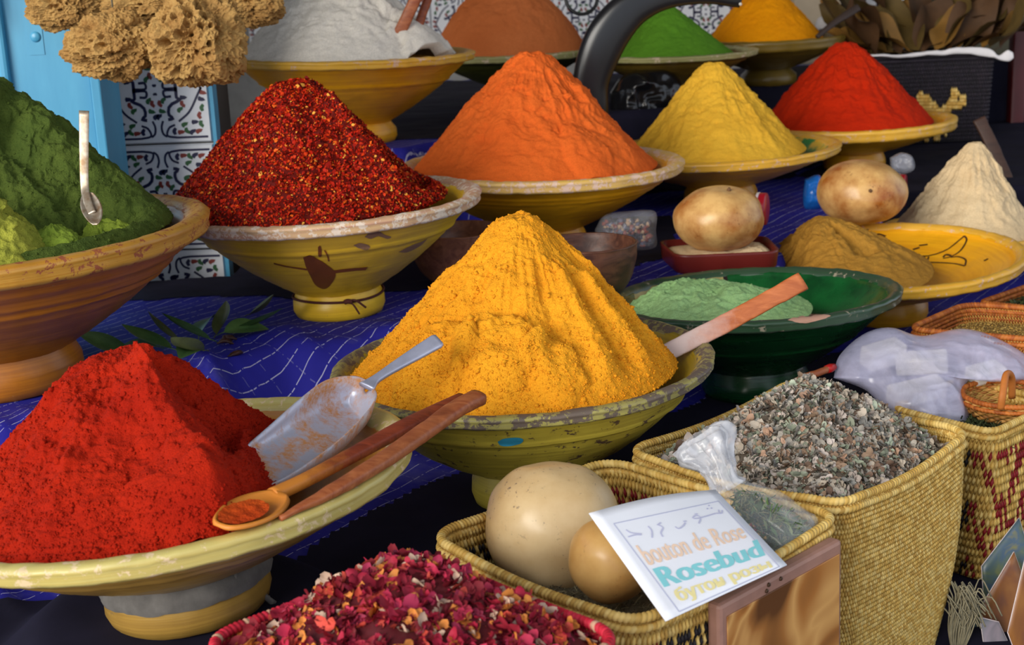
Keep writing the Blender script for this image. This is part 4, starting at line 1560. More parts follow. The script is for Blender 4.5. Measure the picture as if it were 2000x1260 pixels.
def gourd(label, px, py, W, Hpx, Y, mat, stem_dir, seed, squash=None):
    c = at_y(px, py, Y)
    dist = (c - CAM_P).dot(CAM_M @ Vector((0, 0, -1)))
    rx, rz = W / 2 / F * dist, Hpx / 2 / F * dist
    root = empty('gourd', (c.x, c.y, c.z - rz))
    tag(root, label, 'gourd')
    bm = bmesh.new()
    bmesh.ops.create_icosphere(bm, subdivisions=5, radius=1.0)
    me_ = bpy.data.meshes.new('shell')
    bm.to_mesh(me_)
    bm.free()
    co = np.array([v.co for v in me_.vertices])
    d = 1 + 0.035 * fbm(co * 1.3 + seed, 2)
    sd = np.array(Vector(stem_dir).normalized())
    dot = co @ sd
    d -= 0.05 * np.exp(-((1 - dot) / 0.02))
    co = co * d[:, None] * np.array([rx, rx, rz]) + np.array([0, 0, rz])
    me_.vertices.foreach_set('co', co.astype(np.float32).ravel())
    me_.polygons.foreach_set('use_smooth', np.ones(len(me_.polygons), bool))
    me_.update()
    link('shell', me_, mat, root)
    p = sd * np.array([rx, rx, rz]) * 0.95 + np.array([0, 0, rz])
    V, fs = loft([tuple(p * 1.0), tuple(p + sd * rx * 0.04), tuple(p + sd * rx * 0.07)], [rx * 0.10, rx * 0.08, rx * 0.05], [rx * 0.10, rx * 0.08, rx * 0.05], (0.3, 0.1, 1), 10)
    link('stem', np_mesh('stem', V, fs), M_stem, root)
    return c, rx, rz


M_tray = m_plain('red_brown_lacquer', srgb(112, 34, 28), 0.35, 0.3, 12)
gc, grx, grz = gourd('polished brown gourd sitting in the red-brown tray', 1404, 427, 177, 130, 2.42, M_gourd_brown, (0.2, -0.3, 1), 3)
g2 = at_z(1683, 439, T2 + 0.004)
gourd('polished brown gourd between scarlet spice and khaki powder', 1683, 375, 172, 128, g2.y, M_gourd_brown, (-0.05, -1, 0.25), 4)
gourd('large pale speckled gourd in the banded basket', 1080, 1030, 270, 264, 1.335, M_gourd_pale, (0.3, 0.6, 0.8), 5)
gourd('small ochre gourd leaning on the large pale gourd', 1192, 1094, 166, 168, 1.215, M_gourd_small, (0.1, 0.3, 0.9), 6)
# tray of cream powder below the gourd
tz = ground(gc.x, gc.y)
trc = [(gc.x - 0.10, gc.y + 0.075), (gc.x + 0.095, gc.y + 0.075), (gc.x + 0.095, gc.y - 0.07), (gc.x - 0.085, gc.y - 0.07)]
tr = empty('wooden_tray', (gc.x, gc.y, tz))
tag(tr, 'red-brown tray with cream powder under a polished gourd', 'tray')
Po, _ = rounded_path([(x - gc.x, y - gc.y, 0.0) for x, y in trc], 0.03, 80)
rings = []
for s, z in [(0.92, 0.0), (0.97, 0.006), (1.0, 0.03), (1.0, 0.034), (0.95, 0.034), (0.93, 0.012), (0.9, 0.009)]:
    q = Po * s
    q[:, 2] = z
    rings.append(q)
V = np.vstack(rings)
fs = [grid_faces(80, len(rings), True)]
V = np.vstack([V, [[0, 0, 0.009]]])
fs.append(np.stack([6 * 80 + np.arange(80), 6 * 80 + (np.arange(80) + 1) % 80, np.full(80, 7 * 80)], 1))
link('body', np_mesh('body', V, fs), M_tray, tr)
V, fs = heap_surface((gc.x + 0.05, gc.y - 0.02, tz + 0.033), Po[:, :2] * 0.92 + np.array([gc.x, gc.y]), tz + 0.022, p=0.8, a=0.5, nphi=80, nr=30, lumps=0.003, seed=77)
tag(link('spice_heap', np_mesh('spice_heap', V, fs), P_cream), 'cream powder bed under the gourd in the tray', 'spice', None, 'stuff')

# ------------------------------------------------------------------ scoop, spoons and sticks
M_alu = m_plain('brushed_aluminium', srgb(178, 182, 204), 0.4, 0.2, 60, 0.05, 0.5, 0.45)


def m_scoop_in():
    t = NT('aluminium_with_spice_dust')
    c = t.coord()
    f = t.noise(c, 24, 9, 0.68, 0.15)
    f2 = t.noise(c, 240, 3, 0.7)
    m = t.math('MULTIPLY', t.ramp(f, [(0.44, 0.0), (0.56, 1.0)]), t.ramp(f2, [(0.3, 0.45), (0.6, 1.0)]))
    col = t.mix(m, srgb(196, 198, 214), srgb(196, 134, 78))
    t.l(t.mix(m, (0.35,) * 3, (0.0,) * 3), t.b.inputs['Metallic'])
    return t.set(col, t.mix(m, (0.38,) * 3, (0.9,) * 3), None, 0.4)


M_alu_in = m_scoop_in()
Lpx = [(430, 912, 1.27), (510, 845, 1.325), (590, 775, 1.39), (640, 741, 1.43), (692, 734, 1.45), (722, 745, 1.455)]
Rpx = [(478, 970, 1.205), (572, 925, 1.255), (662, 862, 1.32), (718, 806, 1.385), (736, 775, 1.42), (730, 754, 1.45)]
Lc = smooth_curve([tuple(at_y(*p)) for p in Lpx], 40)
Rc = smooth_curve([tuple(at_y(*p)) for p in Rpx], 40)
dep = smooth_curve([(0.0,), (0.016,), (0.028,), (0.034,), (0.033,), (0.012,)], 40)[:, 0]
sect = []
na = 18
for i in range(40):
    mid = (Lc[i] + Rc[i]) / 2
    half = (Rc[i] - Lc[i]) / 2
    tdir = np.gradient((Lc + Rc) / 2, axis=0)[i]
    nrm = np.cross(half, tdir)
    nrm /= np.linalg.norm(nrm)
    if nrm[2] > 0:
        nrm = -nrm
    a = np.linspace(0, np.pi, na)
    cx = -np.sign(np.cos(a)) * np.abs(np.cos(a)) ** 0.55
    cy = np.abs(np.sin(a)) ** 0.55
    sect.append(mid + half * cx[:, None] + nrm * (dep[i] * cy)[:, None])
V = np.concatenate(sect)
fs = [grid_faces(na, 40)]
org = V.mean(0)
sroot = empty('metal_scoop', tuple(org))
tag(sroot, 'aluminium scoop dusted with spice lying across the red paprika bowl', 'scoop')
so = link('blade', np_mesh('blade', V - org, fs), M_alu_in, sroot)
md = so.modifiers.new('solid', 'SOLIDIFY')
md.thickness = 0.0016
md.offset = 1
hpth = smooth_curve([tuple(at_y(x, y, z)) for x, y, z in [(716, 756, 1.445), (735, 740, 1.458), (775, 714, 1.475), (818, 688, 1.49), (858, 664, 1.50)]], 30) - org
hw = smooth_curve([(0.020,), (0.011,), (0.014,), (0.019,), (0.023,)], 30)[:, 0]
hw[-1] *= 0.8
V, fs = loft(hpth, hw, [0.006] * 30, (0.1, -0.4, 1), 16, 3.5)
link('handle', np_mesh('handle', V, fs), M_alu, sroot)

M_spoonwood = m_wood('red_brown_spoon_wood', srgb(164, 84, 44), srgb(120, 54, 30), 40, 0.4, 'X', 3.0)
M_stickwood = m_wood('worn_stick_wood', srgb(176, 104, 62), srgb(140, 70, 40), 40, 0.45, 'X', 3.0, srgb(90, 44, 28))


def m_dusty(name, wood1, wood2, dust, x0, x1):
    """wood handle whose low end is caked with powder, along the object's own X axis"""
    t = NT(name)
    c = t.coord()
    g_ = t.noise(t.mapping(c, (0.25, 1, 1)), 90, 5, 0.6, 1.0)
    col = t.mix(t.ramp(g_, [(0.35, 0.0), (0.65, 1.0)]), wood1, wood2)
    sep = t.n('ShaderNodeSeparateXYZ')
    t.l(c, sep.inputs[0])
    v = t.math('ADD', sep.outputs['X'], t.math('MULTIPLY', t.math('SUBTRACT', t.noise(c, 60, 5, 0.7), 0.5), 0.06))
    mr = t.n('ShaderNodeMapRange')
    mr.inputs['From Min'].default_value = x0
    mr.inputs['From Max'].default_value = x1
    t.l(v, mr.inputs['Value'])
    col = t.mix(mr.outputs['Result'], dust, col)
    return t.set(col, 0.5, t.bump(g_, 0.25, 0.002), 0.4)


def wood_tool(name, label, pts, wid, thk, mat, up=(0, -0.35, 1), cat='spoon', power=3.0, parts=True):
    P = smooth_curve([tuple(at_y(*p)) for p in pts], 44)
    w = smooth_curve([(x,) for x in wid], 44)[:, 0]
    t = smooth_curve([(x,) for x in thk], 44)[:, 0]
    org = P[0]
    V, fs = loft(P - org, np.maximum(w, 0.001), np.maximum(t, 0.001), up, 16, power)
    V = V + 0.0008 * fbm(V * 70 + 5, 3)[:, None]
    o = link(name, np_mesh(name, V, fs), mat, None, tuple(org))
    return tag(o, label, cat)


# spoon with a bowl, powder clinging to it
sp = empty('wooden_spoon', tuple(at_y(470, 1000, 1.155)))
tag(sp, 'wooden spoon with orange powder in its bowl on the paprika rim', 'spoon')
so_ = np.array(sp.location)
M_spoon1 = m_dusty('dusty_spoon_wood', srgb(150, 66, 38), srgb(112, 46, 28), srgb(206, 128, 48), 0.045, 0.085)
P = smooth_curve([tuple(at_y(*p)) for p in [(532, 968, 1.175), (600, 936, 1.21), (690, 888, 1.27), (790, 834, 1.34), (850, 805, 1.39), (905, 780, 1.43)]], 40) - so_
V, fs = loft(P, smooth_curve([(0.015,), (0.014,), (0.017,), (0.020,), (0.020,), (0.020,)], 40)[:, 0], [0.012] * 40, (0, -0.35, 1), 14, 2.6)
link('handle', np_mesh('handle', V, fs), M_spoon1, sp)
A, B_ = np.array(at_y(434, 1022, 1.105)) - so_, np.array(at_y(548, 960, 1.172)) - so_
ax = B_ - A
ln = np.linalg.norm(ax)
ax /= ln
upv = np.array((0.0, -0.25, 1.0))
sd = np.cross(ax, upv)
sd /= np.linalg.norm(sd)
upv = np.cross(sd, ax)
U, Vg = np.meshgrid(np.linspace(-1, 1, 15), np.linspace(0, 1, 21))
u, v = U.ravel(), Vg.ravel()
hwid = 0.023 * np.sin(np.pi * np.clip(0.04 + 0.93 * v, 0, 1)) ** 0.55
zz_ = -0.008 * (1 - u ** 2) * np.sin(np.pi * v) ** 0.5
V = A + ax * (v * ln)[:, None] + sd * (u * hwid)[:, None] + upv * zz_[:, None]
o = link('spoon_bowl', np_mesh('spoon_bowl', V, [grid_faces(15, 21)]), M_spoon1, sp)
md = o.modifiers.new('solid', 'SOLIDIFY')
md.thickness = 0.004
V2 = A + ax * (0.03 * ln + v * ln * 0.66)[:, None] + sd * (u * hwid * 0.8)[:, None] + upv * (zz_ * 0.4 + 0.002 * (1 - u ** 2) * np.sin(np.pi * v))[:, None]
V2 = V2 + upv * (0.0012 * fbm(V2 * 200, 3))[:, None]
link('powder', np_mesh('powder', V2, [grid_faces(15, 21)]), m_powder('spoon_powder', srgb(206, 96, 30), srgb(190, 60, 16), 500, 0.5), o)
wood_tool('wooden_stick', 'split red-brown wooden stick lying over the spoon handle', [(548, 1012, 1.13), (640, 964, 1.17), (735, 908, 1.23), (825, 846, 1.31), (885, 803, 1.36), (934, 776, 1.40)],
          [0.005, 0.013, 0.017, 0.019, 0.020, 0.021], [0.004, 0.009, 0.012, 0.013, 0.014, 0.015], M_stickwood, cat='stick')
M_stick_gold = m_dusty('powdered_stick_wood', srgb(190, 110, 62), srgb(160, 84, 44), srgb(198, 176, 170), 0.05, 0.12)
wood_tool('wooden_spatula', 'flat wooden handle standing in the golden curry bowl', [(1262, 708, 1.69), (1300, 690, 1.70), (1400, 640, 1.72), (1490, 592, 1.735), (1568, 549, 1.745)],
          [0.018, 0.022, 0.024, 0.023, 0.025], [0.010, 0.010, 0.010, 0.010, 0.010], M_stick_gold, (0, -1, 0.45), 'spatula', 5.0)
wood_tool('wooden_stick', 'thick wooden stick stuck in the white powder', [(752, 120, 2.86), (768, 84, 2.865), (792, 40, 2.875), (870, -130, 2.90)], [0.026, 0.026, 0.024, 0.022], [0.016] * 4, M_stickwood, (0, -1, 0), 'stick')
wood_tool('wooden_stick', 'thin second wooden stick behind the thick one in white powder', [(800, 100, 2.90), (812, 72, 2.905), (824, 30, 2.91), (882, -120, 2.93)], [0.024, 0.022, 0.018, 0.016], [0.014] * 4, M_spoonwood, (0, -1, 0), 'stick')
wood_tool('wooden_stick', 'dark stick leaning out of the egg-yolk yellow powder', [(1596, 72, 3.72), (1625, 48, 3.74), (1655, 28, 3.76), (1676, 15, 3.78)], [0.012, 0.016, 0.02, 0.02], [0.012] * 4, m_plain('dark_stick', srgb(58, 44, 38), 0.6), (0, -1, 0.4), 'stick')
wood_tool('wooden_stick', 'red-tipped stick lying behind the grey dried flowers', [(1500, 772, 1.80), (1560, 742, 1.83), (1600, 727, 1.85), (1616, 721, 1.86)], [0.010] * 4, [0.010] * 4, M_stickwood, (0, -0.4, 1), 'stick', 2.0)
o = bpy.data.objects['wooden_stick.004']
tip0, tip1 = at_y(1614, 722, 1.859), at_y(1630, 716, 1.868)
V, fs = loft([tuple(tip0 - o.location), tuple((tip0 + tip1) / 2 - o.location), tuple(tip1 - o.location)], [0.0115, 0.0125, 0.009], [0.0115, 0.0125, 0.009], (0, -0.4, 1), 12)
link('red_tip', np_mesh('red_tip', V, fs), m_plain('red_lacquer', srgb(190, 36, 34), 0.3), o)
wood_tool('wooden_batten', 'dark brown wooden slat leaning behind the cream powder', [(1912, 232, 3.25), (1940, 290, 3.22), (1975, 372, 3.18), (2010, 455, 3.14)], [0.028] * 4, [0.014] * 4, m_wood('dark_slat_wood', srgb(70, 46, 36), srgb(52, 34, 28), 30, 0.6), (0, -1, 0), 'wood', 6.0)

# metal spoon standing in the henna
M_spoon = m_plain('tarnished_metal', srgb(196, 188, 172), 0.35, 0.35, 90, 0.0, 0.5, 0.7, srgb(150, 120, 90))
s0 = at_y(165, 300, 1.72)
ms = empty('metal_spoon', tuple(s0))
tag(ms, 'tarnished metal spoon standing upright in the green henna', 'spoon')
s0 = np.array(s0)
P = smooth_curve([tuple(at_y(*p)) for p in [(164, 216, 1.73), (164, 300, 1.725), (165, 360, 1.72), (170, 392, 1.705), (178, 418, 1.69)]], 30) - s0
V, fs = loft(P, smooth_curve([(0.0125,), (0.0115,), (0.0105,), (0.011,), (0.013,)], 30)[:, 0], [0.0025] * 30, (0, -1, 0.2), 14, 4.0)
link('handle', np_mesh('handle', V, fs), M_spoon, ms)
A, B_ = np.array(at_y(172, 376, 1.715)) - s0, np.array(at_y(186, 440, 1.675)) - s0
u, v = U.ravel(), Vg.ravel()
hwid = 0.013 * np.sin(np.pi * np.clip(0.08 + 0.9 * v, 0, 1)) ** 0.6
V = A + (B_ - A) * v[:, None] + np.array([1, 0, 0]) * (u * hwid)[:, None] + np.array([0, 1, 0.3]) * (0.007 * (1 - u ** 2) * np.sin(np.pi * v) ** 0.5)[:, None]
o = link('spoon_bowl', np_mesh('spoon_bowl', V, [grid_faces(15, 21)]), M_spoon, ms)
md = o.modifiers.new('solid', 'SOLIDIFY')
md.thickness = 0.0012


# ------------------------------------------------------------------ details on the bowls
def on_bowl(key, name, parts, mat):
    """painted or stained marks laid on a bowl's glaze, as a part of that bowl"""
    V, fs, _ = merge(parts)
    inv = np.array(world_matrix(BOWLS[key]['root']).inverted())
    V = V @ inv[:3, :3].T + inv[:3, 3]
    return link(name, np_mesh(name, V, fs), mat, BOWLS[key]['root'])


bv = world_bvh([BOWLS['gold']['basin'], BOWLS['gold']['rim']])
on_bowl('gold', 'turquoise_patch', [patch_on(bv, [(972, 862), (985, 856), (1010, 854), (1022, 858), (1016, 866), (996, 871), (978, 870)])], m_plain('turquoise_paint', srgb(60, 160, 196), 0.4))
bv = world_bvh([BOWLS['chili']['basin'], BOWLS['chili']['rim']])
M_stain = m_plain('brown_stain', srgb(136, 74, 24), 0.5)
for q_ in [patch_on(bv, [(592, 502), (606, 498), (618, 504), (632, 512), (655, 532), (648, 552), (634, 564), (616, 556), (606, 538), (598, 522)]),
           patch_on(bv, [(621, 482), (626, 480), (628, 498), (622, 500)]),
           ribbon_on(bv, [(535, 514), (560, 520), (600, 526)], 0.005), ribbon_on(bv, [(640, 532), (680, 527), (716, 524)], 0.010),
           ribbon_on(bv, [(634, 488), (640, 500), (642, 510)], 0.0022)]:
    on_bowl('chili', 'brown_stain', [q_], M_stain)
M_clay = m_plain('bare_clay', srgb(150, 112, 84), 0.8)
for q_ in [[(712, 462), (722, 454), (740, 452), (752, 458), (764, 462), (756, 466), (738, 460), (724, 466)], [(690, 478), (704, 474), (722, 480), (716, 488), (700, 484)],
           [(778, 492), (800, 480), (826, 470), (834, 466), (820, 480), (796, 492)]]:
    on_bowl('chili', 'chipped_glaze', [patch_on(bv, q_)], M_clay)
b = BOWLS['chili']
M_twine = m_plain('dark_twine', srgb(84, 36, 28), 0.8, 0.3, 200)
a = np.linspace(0, 2 * np.pi, 90)
tw = np.column_stack([b['fr'] * 1.02 * np.cos(a), b['fr'] * 1.02 * np.sin(a), 0.031 + 0.0015 * np.sin(2 * a)])
V1, f1 = loft(tw, 0.004, 0.004, (0, 0, 1), 8)
k0 = np.array([b['fr'] * 0.32, -b['fr'] * 1.0, 0.031])
V2, f2 = loft(smooth_curve([tuple(k0), tuple(k0 + np.array([0.012, -0.003, 0.002])), tuple(k0 + np.array([0.026, 0.004, -0.012]))], 12), 0.0035, 0.0035, (0, -1, 0), 6)
V3, f3 = loft(smooth_curve([tuple(k0), tuple(k0 + np.array([0.008, -0.005, -0.004])), tuple(k0 + np.array([0.016, -0.003, -0.020]))], 12), 0.003, 0.003, (0, -1, 0), 6)
V4, f4 = loft(smooth_curve([tuple(k0 + np.array([-0.004, -0.002, 0])), tuple(k0 + np.array([0.0, -0.005, 0.002])), tuple(k0 + np.array([0.006, -0.003, 0.0]))], 8), 0.008, 0.008, (0, -1, 0), 8)
V, fs, _ = merge([(V1, f1), (V2, f2), (V3, f3), (V4, f4)])
link('twine', np_mesh('twine', V, fs), M_twine, b['root'])
# grey rag tied round the foot of the paprika bowl
b = BOWLS['red']
M_rag = m_plain('grey_rag', srgb(108, 104, 100), 0.9, 0.35, 60, 0.3)
V, fs = lathe([(b['nr'] * 1.02, 0.054), (b['nr'] * 1.06, 0.051), (b['fr'] * 1.05, 0.044), (b['fr'] * 1.07, 0.034), (b['fr'] * 1.05, 0.028)], 90, False, 0.0018, 9)
o = link('rag_band', np_mesh('rag_band', V, fs), M_rag, b['root'])
rot = np.array(b['rot'])
kp = np.array(at_y(488, 1166, b['c'].y - 0.02)) - np.array(b['base'])
kp = rot.T @ kp
parts = []
for j in range(14):
    rr = random.Random(j)
    e = kp + np.array([rr.uniform(-0.01, 0.022), rr.uniform(-0.012, 0.012), rr.uniform(-0.016, 0.008)])
    m_ = (kp + e) / 2 + np.array([0, rr.uniform(-.006, .006), rr.uniform(0, .008)])
    parts.append(loft(smooth_curve([tuple(kp - np.array([0.012, 0, 0.004])), tuple(m_), tuple(e)], 10), rr.uniform(0.003, 0.008), 0.003, (0, -1, 0.2), 6))
V, fs, _ = merge(parts)
link('rag_knot', np_mesh('rag_knot', V, fs), M_rag, o)
V, fs = loft(smooth_curve([tuple(np.array([b['nr'] * 0.80, -b['nr'] * 0.74, 0.040])), tuple(kp * 0.5 + np.array([b['nr'] * 0.48, -b['nr'] * 0.36, 0.03])), tuple(kp)], 16), smooth_curve([(0.028,), (0.020,), (0.010,)], 16)[:, 0], [0.004] * 16, (0.5, -1, 0), 10)
link('rag_tail', np_mesh('rag_tail', V, fs), M_rag, o)
# bare chip on the green rim, drawing inside the yellow bowl
bv = world_bvh([BOWLS['green']['rim'], BOWLS['green']['basin']])
on_bowl('green', 'rim_chip', [patch_on(bv, [(1538, 626), (1560, 617), (1590, 614), (1622, 617), (1604, 624), (1570, 631)])], m_plain('pink_clay', srgb(196, 150, 128), 0.85))
bv = world_bvh([BOWLS['fish']['basin']])
FD = [([(1704, 478), (1719, 484), (1752, 494), (1805, 501), (1846, 490), (1872, 471), (1884, 461)], 0.0022), ([(1884, 461), (1888, 470), (1876, 490), (1857, 502), (1842, 505)], 0.0022),
      ([(1842, 503), (1848, 498), (1858, 500)], 0.003), ([(1857, 503), (1872, 502), (1886, 508), (1885, 520)], 0.0022), ([(1885, 520), (1860, 515), (1812, 513), (1792, 516)], 0.0022),
      ([(1806, 502), (1802, 514)], 0.002), ([(1814, 502), (1810, 514)], 0.002), ([(1694, 446), (1688, 458)], 0.004), ([(1700, 462), (1716, 458), (1730, 462)], 0.003), ([(1706, 468), (1724, 466)], 0.003),
      ([(1728, 474), (1744, 480)], 0.004), ([(1720, 484), (1740, 486)], 0.003), ([(1783, 488), (1796, 484)], 0.003), ([(1795, 480), (1812, 478)], 0.003), ([(1922, 510), (1930, 506)], 0.004)]
parts = [ribbon_on(bv, p, w * 1.6, n=18) for p, w in FD]
parts = [p for p in parts if len(p[0]) > 3]
on_bowl('fish', 'painted_drawing', parts, m_plain('brown_brush_line', srgb(74, 44, 22), 0.5))

# ------------------------------------------------------------------ sea sponges hanging at the top left
def m_sponge():
    t = NT('sea_sponge')
    c = t.coord()
    f = t.noise(c, 22, 5, 0.65)
    g_ = t.noise(c, 190, 4, 0.7)
    col = t.mix(t.ramp(f, [(0.3, 0.0), (0.7, 1.0)]), srgb(198, 160, 98), srgb(148, 106, 58))
    return t.set(col, 0.95, t.bump(g_, 0.8, 0.004), 0.1)


M_sponge = m_sponge()
M_string = m_plain('hanging_string', srgb(120, 110, 90), 0.9)


def sponge(label, px, py, W, Hh, Y, seed, sub=6):
    c = at_y(px, py, Y)
    s = Y / 2770 * 1.02
    rx, rz = W / 2 * s, Hh / 2 * s
    root = empty('sea_sponge', (c.x, c.y, c.z - rz))
    tag(root, label, 'sponge', None)
    bm = bmesh.new()
    bmesh.ops.create_icosphere(bm, subdivisions=sub, radius=1.0)
    me_ = bpy.data.meshes.new('body')
    bm.to_mesh(me_)
    bm.free()
    co = np.zeros(len(me_.vertices) * 3)
    me_.vertices.foreach_get('co', co)
    co = co.reshape(-1, 3)
    sc = max(rx, rz)
    d = 1 + 0.22 * fbm(co * 1.6 + seed, 3)
    R_ = np.random.default_rng(seed)
    H = R_.normal(0, 1, (150, 3))
    H /= np.linalg.norm(H, axis=1, keepdims=True)
    hr = R_.uniform(0.035, 0.10, 150)
    for h, r_ in zip(H, hr):
        an = np.arccos(np.clip(co @ h, -1, 1)) + 0.02 * vnoise(co * 14 + seed)
        d -= 0.24 * np.clip(1 - (an / r_) ** 2, 0, 1) ** 0.5
    d += 0.05 * ridged(co * 9 + seed, 3) + 0.035 * fbm(co * 26 + seed, 2)
    q = co * d[:, None] * np.array([rx, min(rx, rz) * 0.95, rz]) + np.array([0, 0, rz])
    me_.vertices.foreach_set('co', q.astype(np.float32).ravel())
    me_.update()
    link('body', me_, M_sponge, root)
    V, fs = loft([(0, 0, rz * 1.5), (0, 0, rz * 2 + 0.05), (0, 0, 2.895 - (c.z - rz))], 0.003, 0.003, (0, 1, 0), 6)
    link('string', np_mesh('string', V, fs), M_string, root)


sponge('sea sponge hanging leftmost in front of the blue door frame', 122, 14, 140, 90, 2.37, 11)
sponge('sea sponge hanging lowest in front of the door and tile edge', 228, 88, 172, 128, 2.25, 12)
sponge('large rounded sea sponge hanging in front of the patterned tile', 382, 72, 172, 172, 2.24, 13)
sponge('sea sponge wedged above and between the two low sponges', 285, 8, 190, 100, 2.40, 14)
sponge('sea sponge hanging rightmost beside the white powder', 486, 2, 128, 92, 2.46, 15)

# ------------------------------------------------------------------ black horn, wire, plastic behind
M_horn = m_plain('black_horn', srgb(26, 26, 30), 0.28, 0.3, 14, 0.0, 0.5)
Yh = 3.03
hpts = [(1168, 268, 44), (1160, 225, 58), (1155, 170, 70), (1171, 110, 80), (1196, 60, 80), (1238, 16, 70), (1300, -8, 52), (1375, -14, 42), (1432, -6, 38), (1448, -2, 34)]
P = smooth_curve([tuple(at_y(x, y, Yh)) for x, y, w in hpts], 60)
w = smooth_curve([(ww * Yh / 2770 * 1.0,) for x, y, ww in hpts], 60)[:, 0]
hz0 = T3 + 0.004
P[:, 2] += (hz0 - P[0, 2]) * np.linspace(1, 0, 60) ** 3
org = P[0]
hr = empty('curved_horn', tuple(org))
tag(hr, 'black curved horn-shaped handle arching behind the orange cone', 'horn')
V, fs = loft(P - org, w, w * 0.62, (0, -1, 0), 24, 3.0)
hbody = link('horn_body', np_mesh('horn_body', V, fs), M_horn, hr)
e = P[-1] - org
for k, (dx, dz) in enumerate([(-0.004, 0.006), (0.0, -0.010)]):
    V, fs = lathe([(0.0005, 0), (0.0035, 0), (0.003, 0.002), (0.0005, 0.0025)], 14)
    link('rivet', np_mesh('rivet', V, fs), m_plain('pale_rivet', srgb(210, 205, 195), 0.4), hbody, tuple(e + np.array([dx - 0.004, -w[-1] * 0.31, dz])), (math.pi / 2, 0, 0))
a = np.linspace(0, 2 * np.pi, 50)
cw = np.array(at_y(1136, -4, 3.3))
rw = 30 * 3.3 / 2770
V, fs = loft(np.column_stack([rw * np.cos(a), 0.01 * np.sin(a), rw * np.sin(a)]), 0.008, 0.008, (0, 1, 0.01), 8)
V2, f2 = loft([(0, 0, rw), (0, 0, rw + 0.3), (0, 0, 2.895 - cw[2])], 0.005, 0.005, (0, 1, 0), 6)
V, fs, _ = merge([(V, fs), (V2, f2)])
tag(link('wire_loop', np_mesh('wire_loop', V, fs), m_plain('black_wire', srgb(20, 20, 22), 0.4), None, tuple(cw)), 'black wire loop hanging above the brownish orange powder', 'wire')


def blob(name, outline, Yfun, puff, seed, crumple=0.01, n=90, nr=34, back=0.02, freq=22):
    """crumpled bag or lump: its outline stands at a given depth, both faces bulge and fold"""
    O = np.array(outline, float)
    O = smooth_curve(np.vstack([O, O[:1]]), n + 1)[:-1]
    c0 = O.mean(0)
    rings_ = np.linspace(0, 1, nr)
    F_, B_2 = [], []
    for side in (0, 1):
        Vv = []
        for r_ in rings_:
            for x, y in O:
                px, py = c0 + (np.array([x, y]) - c0) * r_
                Yv = Yfun(px, py)
                hgt = math.sqrt(max(0.0, 1 - r_ ** 2.4))
                Yv += (-puff if side == 0 else back) * hgt
                Vv.append(tuple(at_y(px, py, Yv)))
        (F_ if side == 0 else B_2).append(np.array(Vv))
    P_ = F_[0]
    rr_ = np.repeat(rings_, n)
    env = np.clip(1.05 - rr_ ** 4, 0.0, 1)
    nz = ridged(P_ * freq + seed, 3)
    P_ = P_ + np.array([0.15, -1.0, 0.45]) * (crumple * nz * env)[:, None]
    P_ = P_ + np.array([0.3, -0.6, 0.2]) * (crumple * 0.35 * ridged(P_ * freq * 2.7 + seed, 2) * env)[:, None]
    f = grid_faces(n, nr, True)
    V, fs, _ = merge([(P_, [f]), (B_2[0], [f[:, ::-1]])])
    return V, fs


M_blackbag = m_plain('black_plastic', srgb(22, 22, 25), 0.22, 0.2, 30, 0.0, 0.6)
V, fs = blob('x', [(1192, 180), (1215, 150), (1260, 135), (1310, 140), (1335, 175), (1325, 215), (1290, 243), (1230, 250), (1195, 240)], lambda x, y: 3.44, 0.07, 5, 0.022, freq=8)
tag(link('plastic_bag', np_mesh('plastic_bag', V, fs), M_blackbag), 'crumpled black plastic bag under the green powder bowl', 'bag')
M_bluepl = m_plain('blue_plastic', srgb(30, 110, 200), 0.25, 0.3, 30)
V, fs = blob('x', [(1572, 350), (1600, 342), (1610, 372), (1602, 408), (1574, 410), (1568, 385)], lambda x, y: 2.93, 0.03, 6, 0.005, 50, 20)
tag(link('plastic_wrap', np_mesh('plastic_wrap', V, fs), M_bluepl), 'shiny bright blue plastic wrap beside the right gourd', 'plastic')
M_clear = m_film('clear_film', srgb(190, 192, 204), 0.45)
V, fs = blob('x', [(1738, 308), (1760, 298), (1782, 306), (1786, 330), (1765, 340), (1742, 334)], lambda x, y: 3.12, 0.04, 7, 0.008, 50, 20)
tag(link('plastic_wrap', np_mesh('plastic_wrap', V, fs), M_clear), 'small crumpled clear plastic behind the right gourd', 'plastic')
pr_ = empty('clear_packet', tuple(at_y(1225, 478, 2.44)))
tag(pr_, 'clear plastic packet of dark trinkets behind the dark wooden bowl', 'packet')
po = np.array(pr_.location)
V, fs = blob('x', [(1162, 448), (1182, 420), (1230, 412), (1279, 413), (1281, 450), (1278, 484), (1220, 488), (1170, 482)], lambda x, y: 2.44, 0.035, 8, 0.006, 70, 26)
link('film', np_mesh('film', V - po, fs), m_film('packet_film', srgb(200, 200, 206), 0.16, 0.08), pr_)
tp = np.array([tuple(at_y(random.uniform(1180, 1270), random.uniform(430, 478), 2.435)) for _ in range(160)])
tc = np.array([srgb(40, 34, 44), srgb(60, 54, 70), srgb(170, 140, 110), srgb(130, 60, 50), srgb(90, 90, 110)])[RNG.integers(0, 5, 160)]
v2, f2, c2 = scatter(OCTA, [OCTF], tp - po, np.tile([0, -1.0, 0.2], (160, 1)), RNG.uniform(0.008, 0.016, 160), tc)
o = link('trinkets', np_mesh('trinkets', v2, f2, True, c2), M_budstuff, pr_)
o['kind'] = 'stuff'
M_lid = m_plain('red_lid', srgb(170, 24, 40), 0.3)
M_lidw = m_plain('white_lid_edge', srgb(220, 205, 205), 0.4)
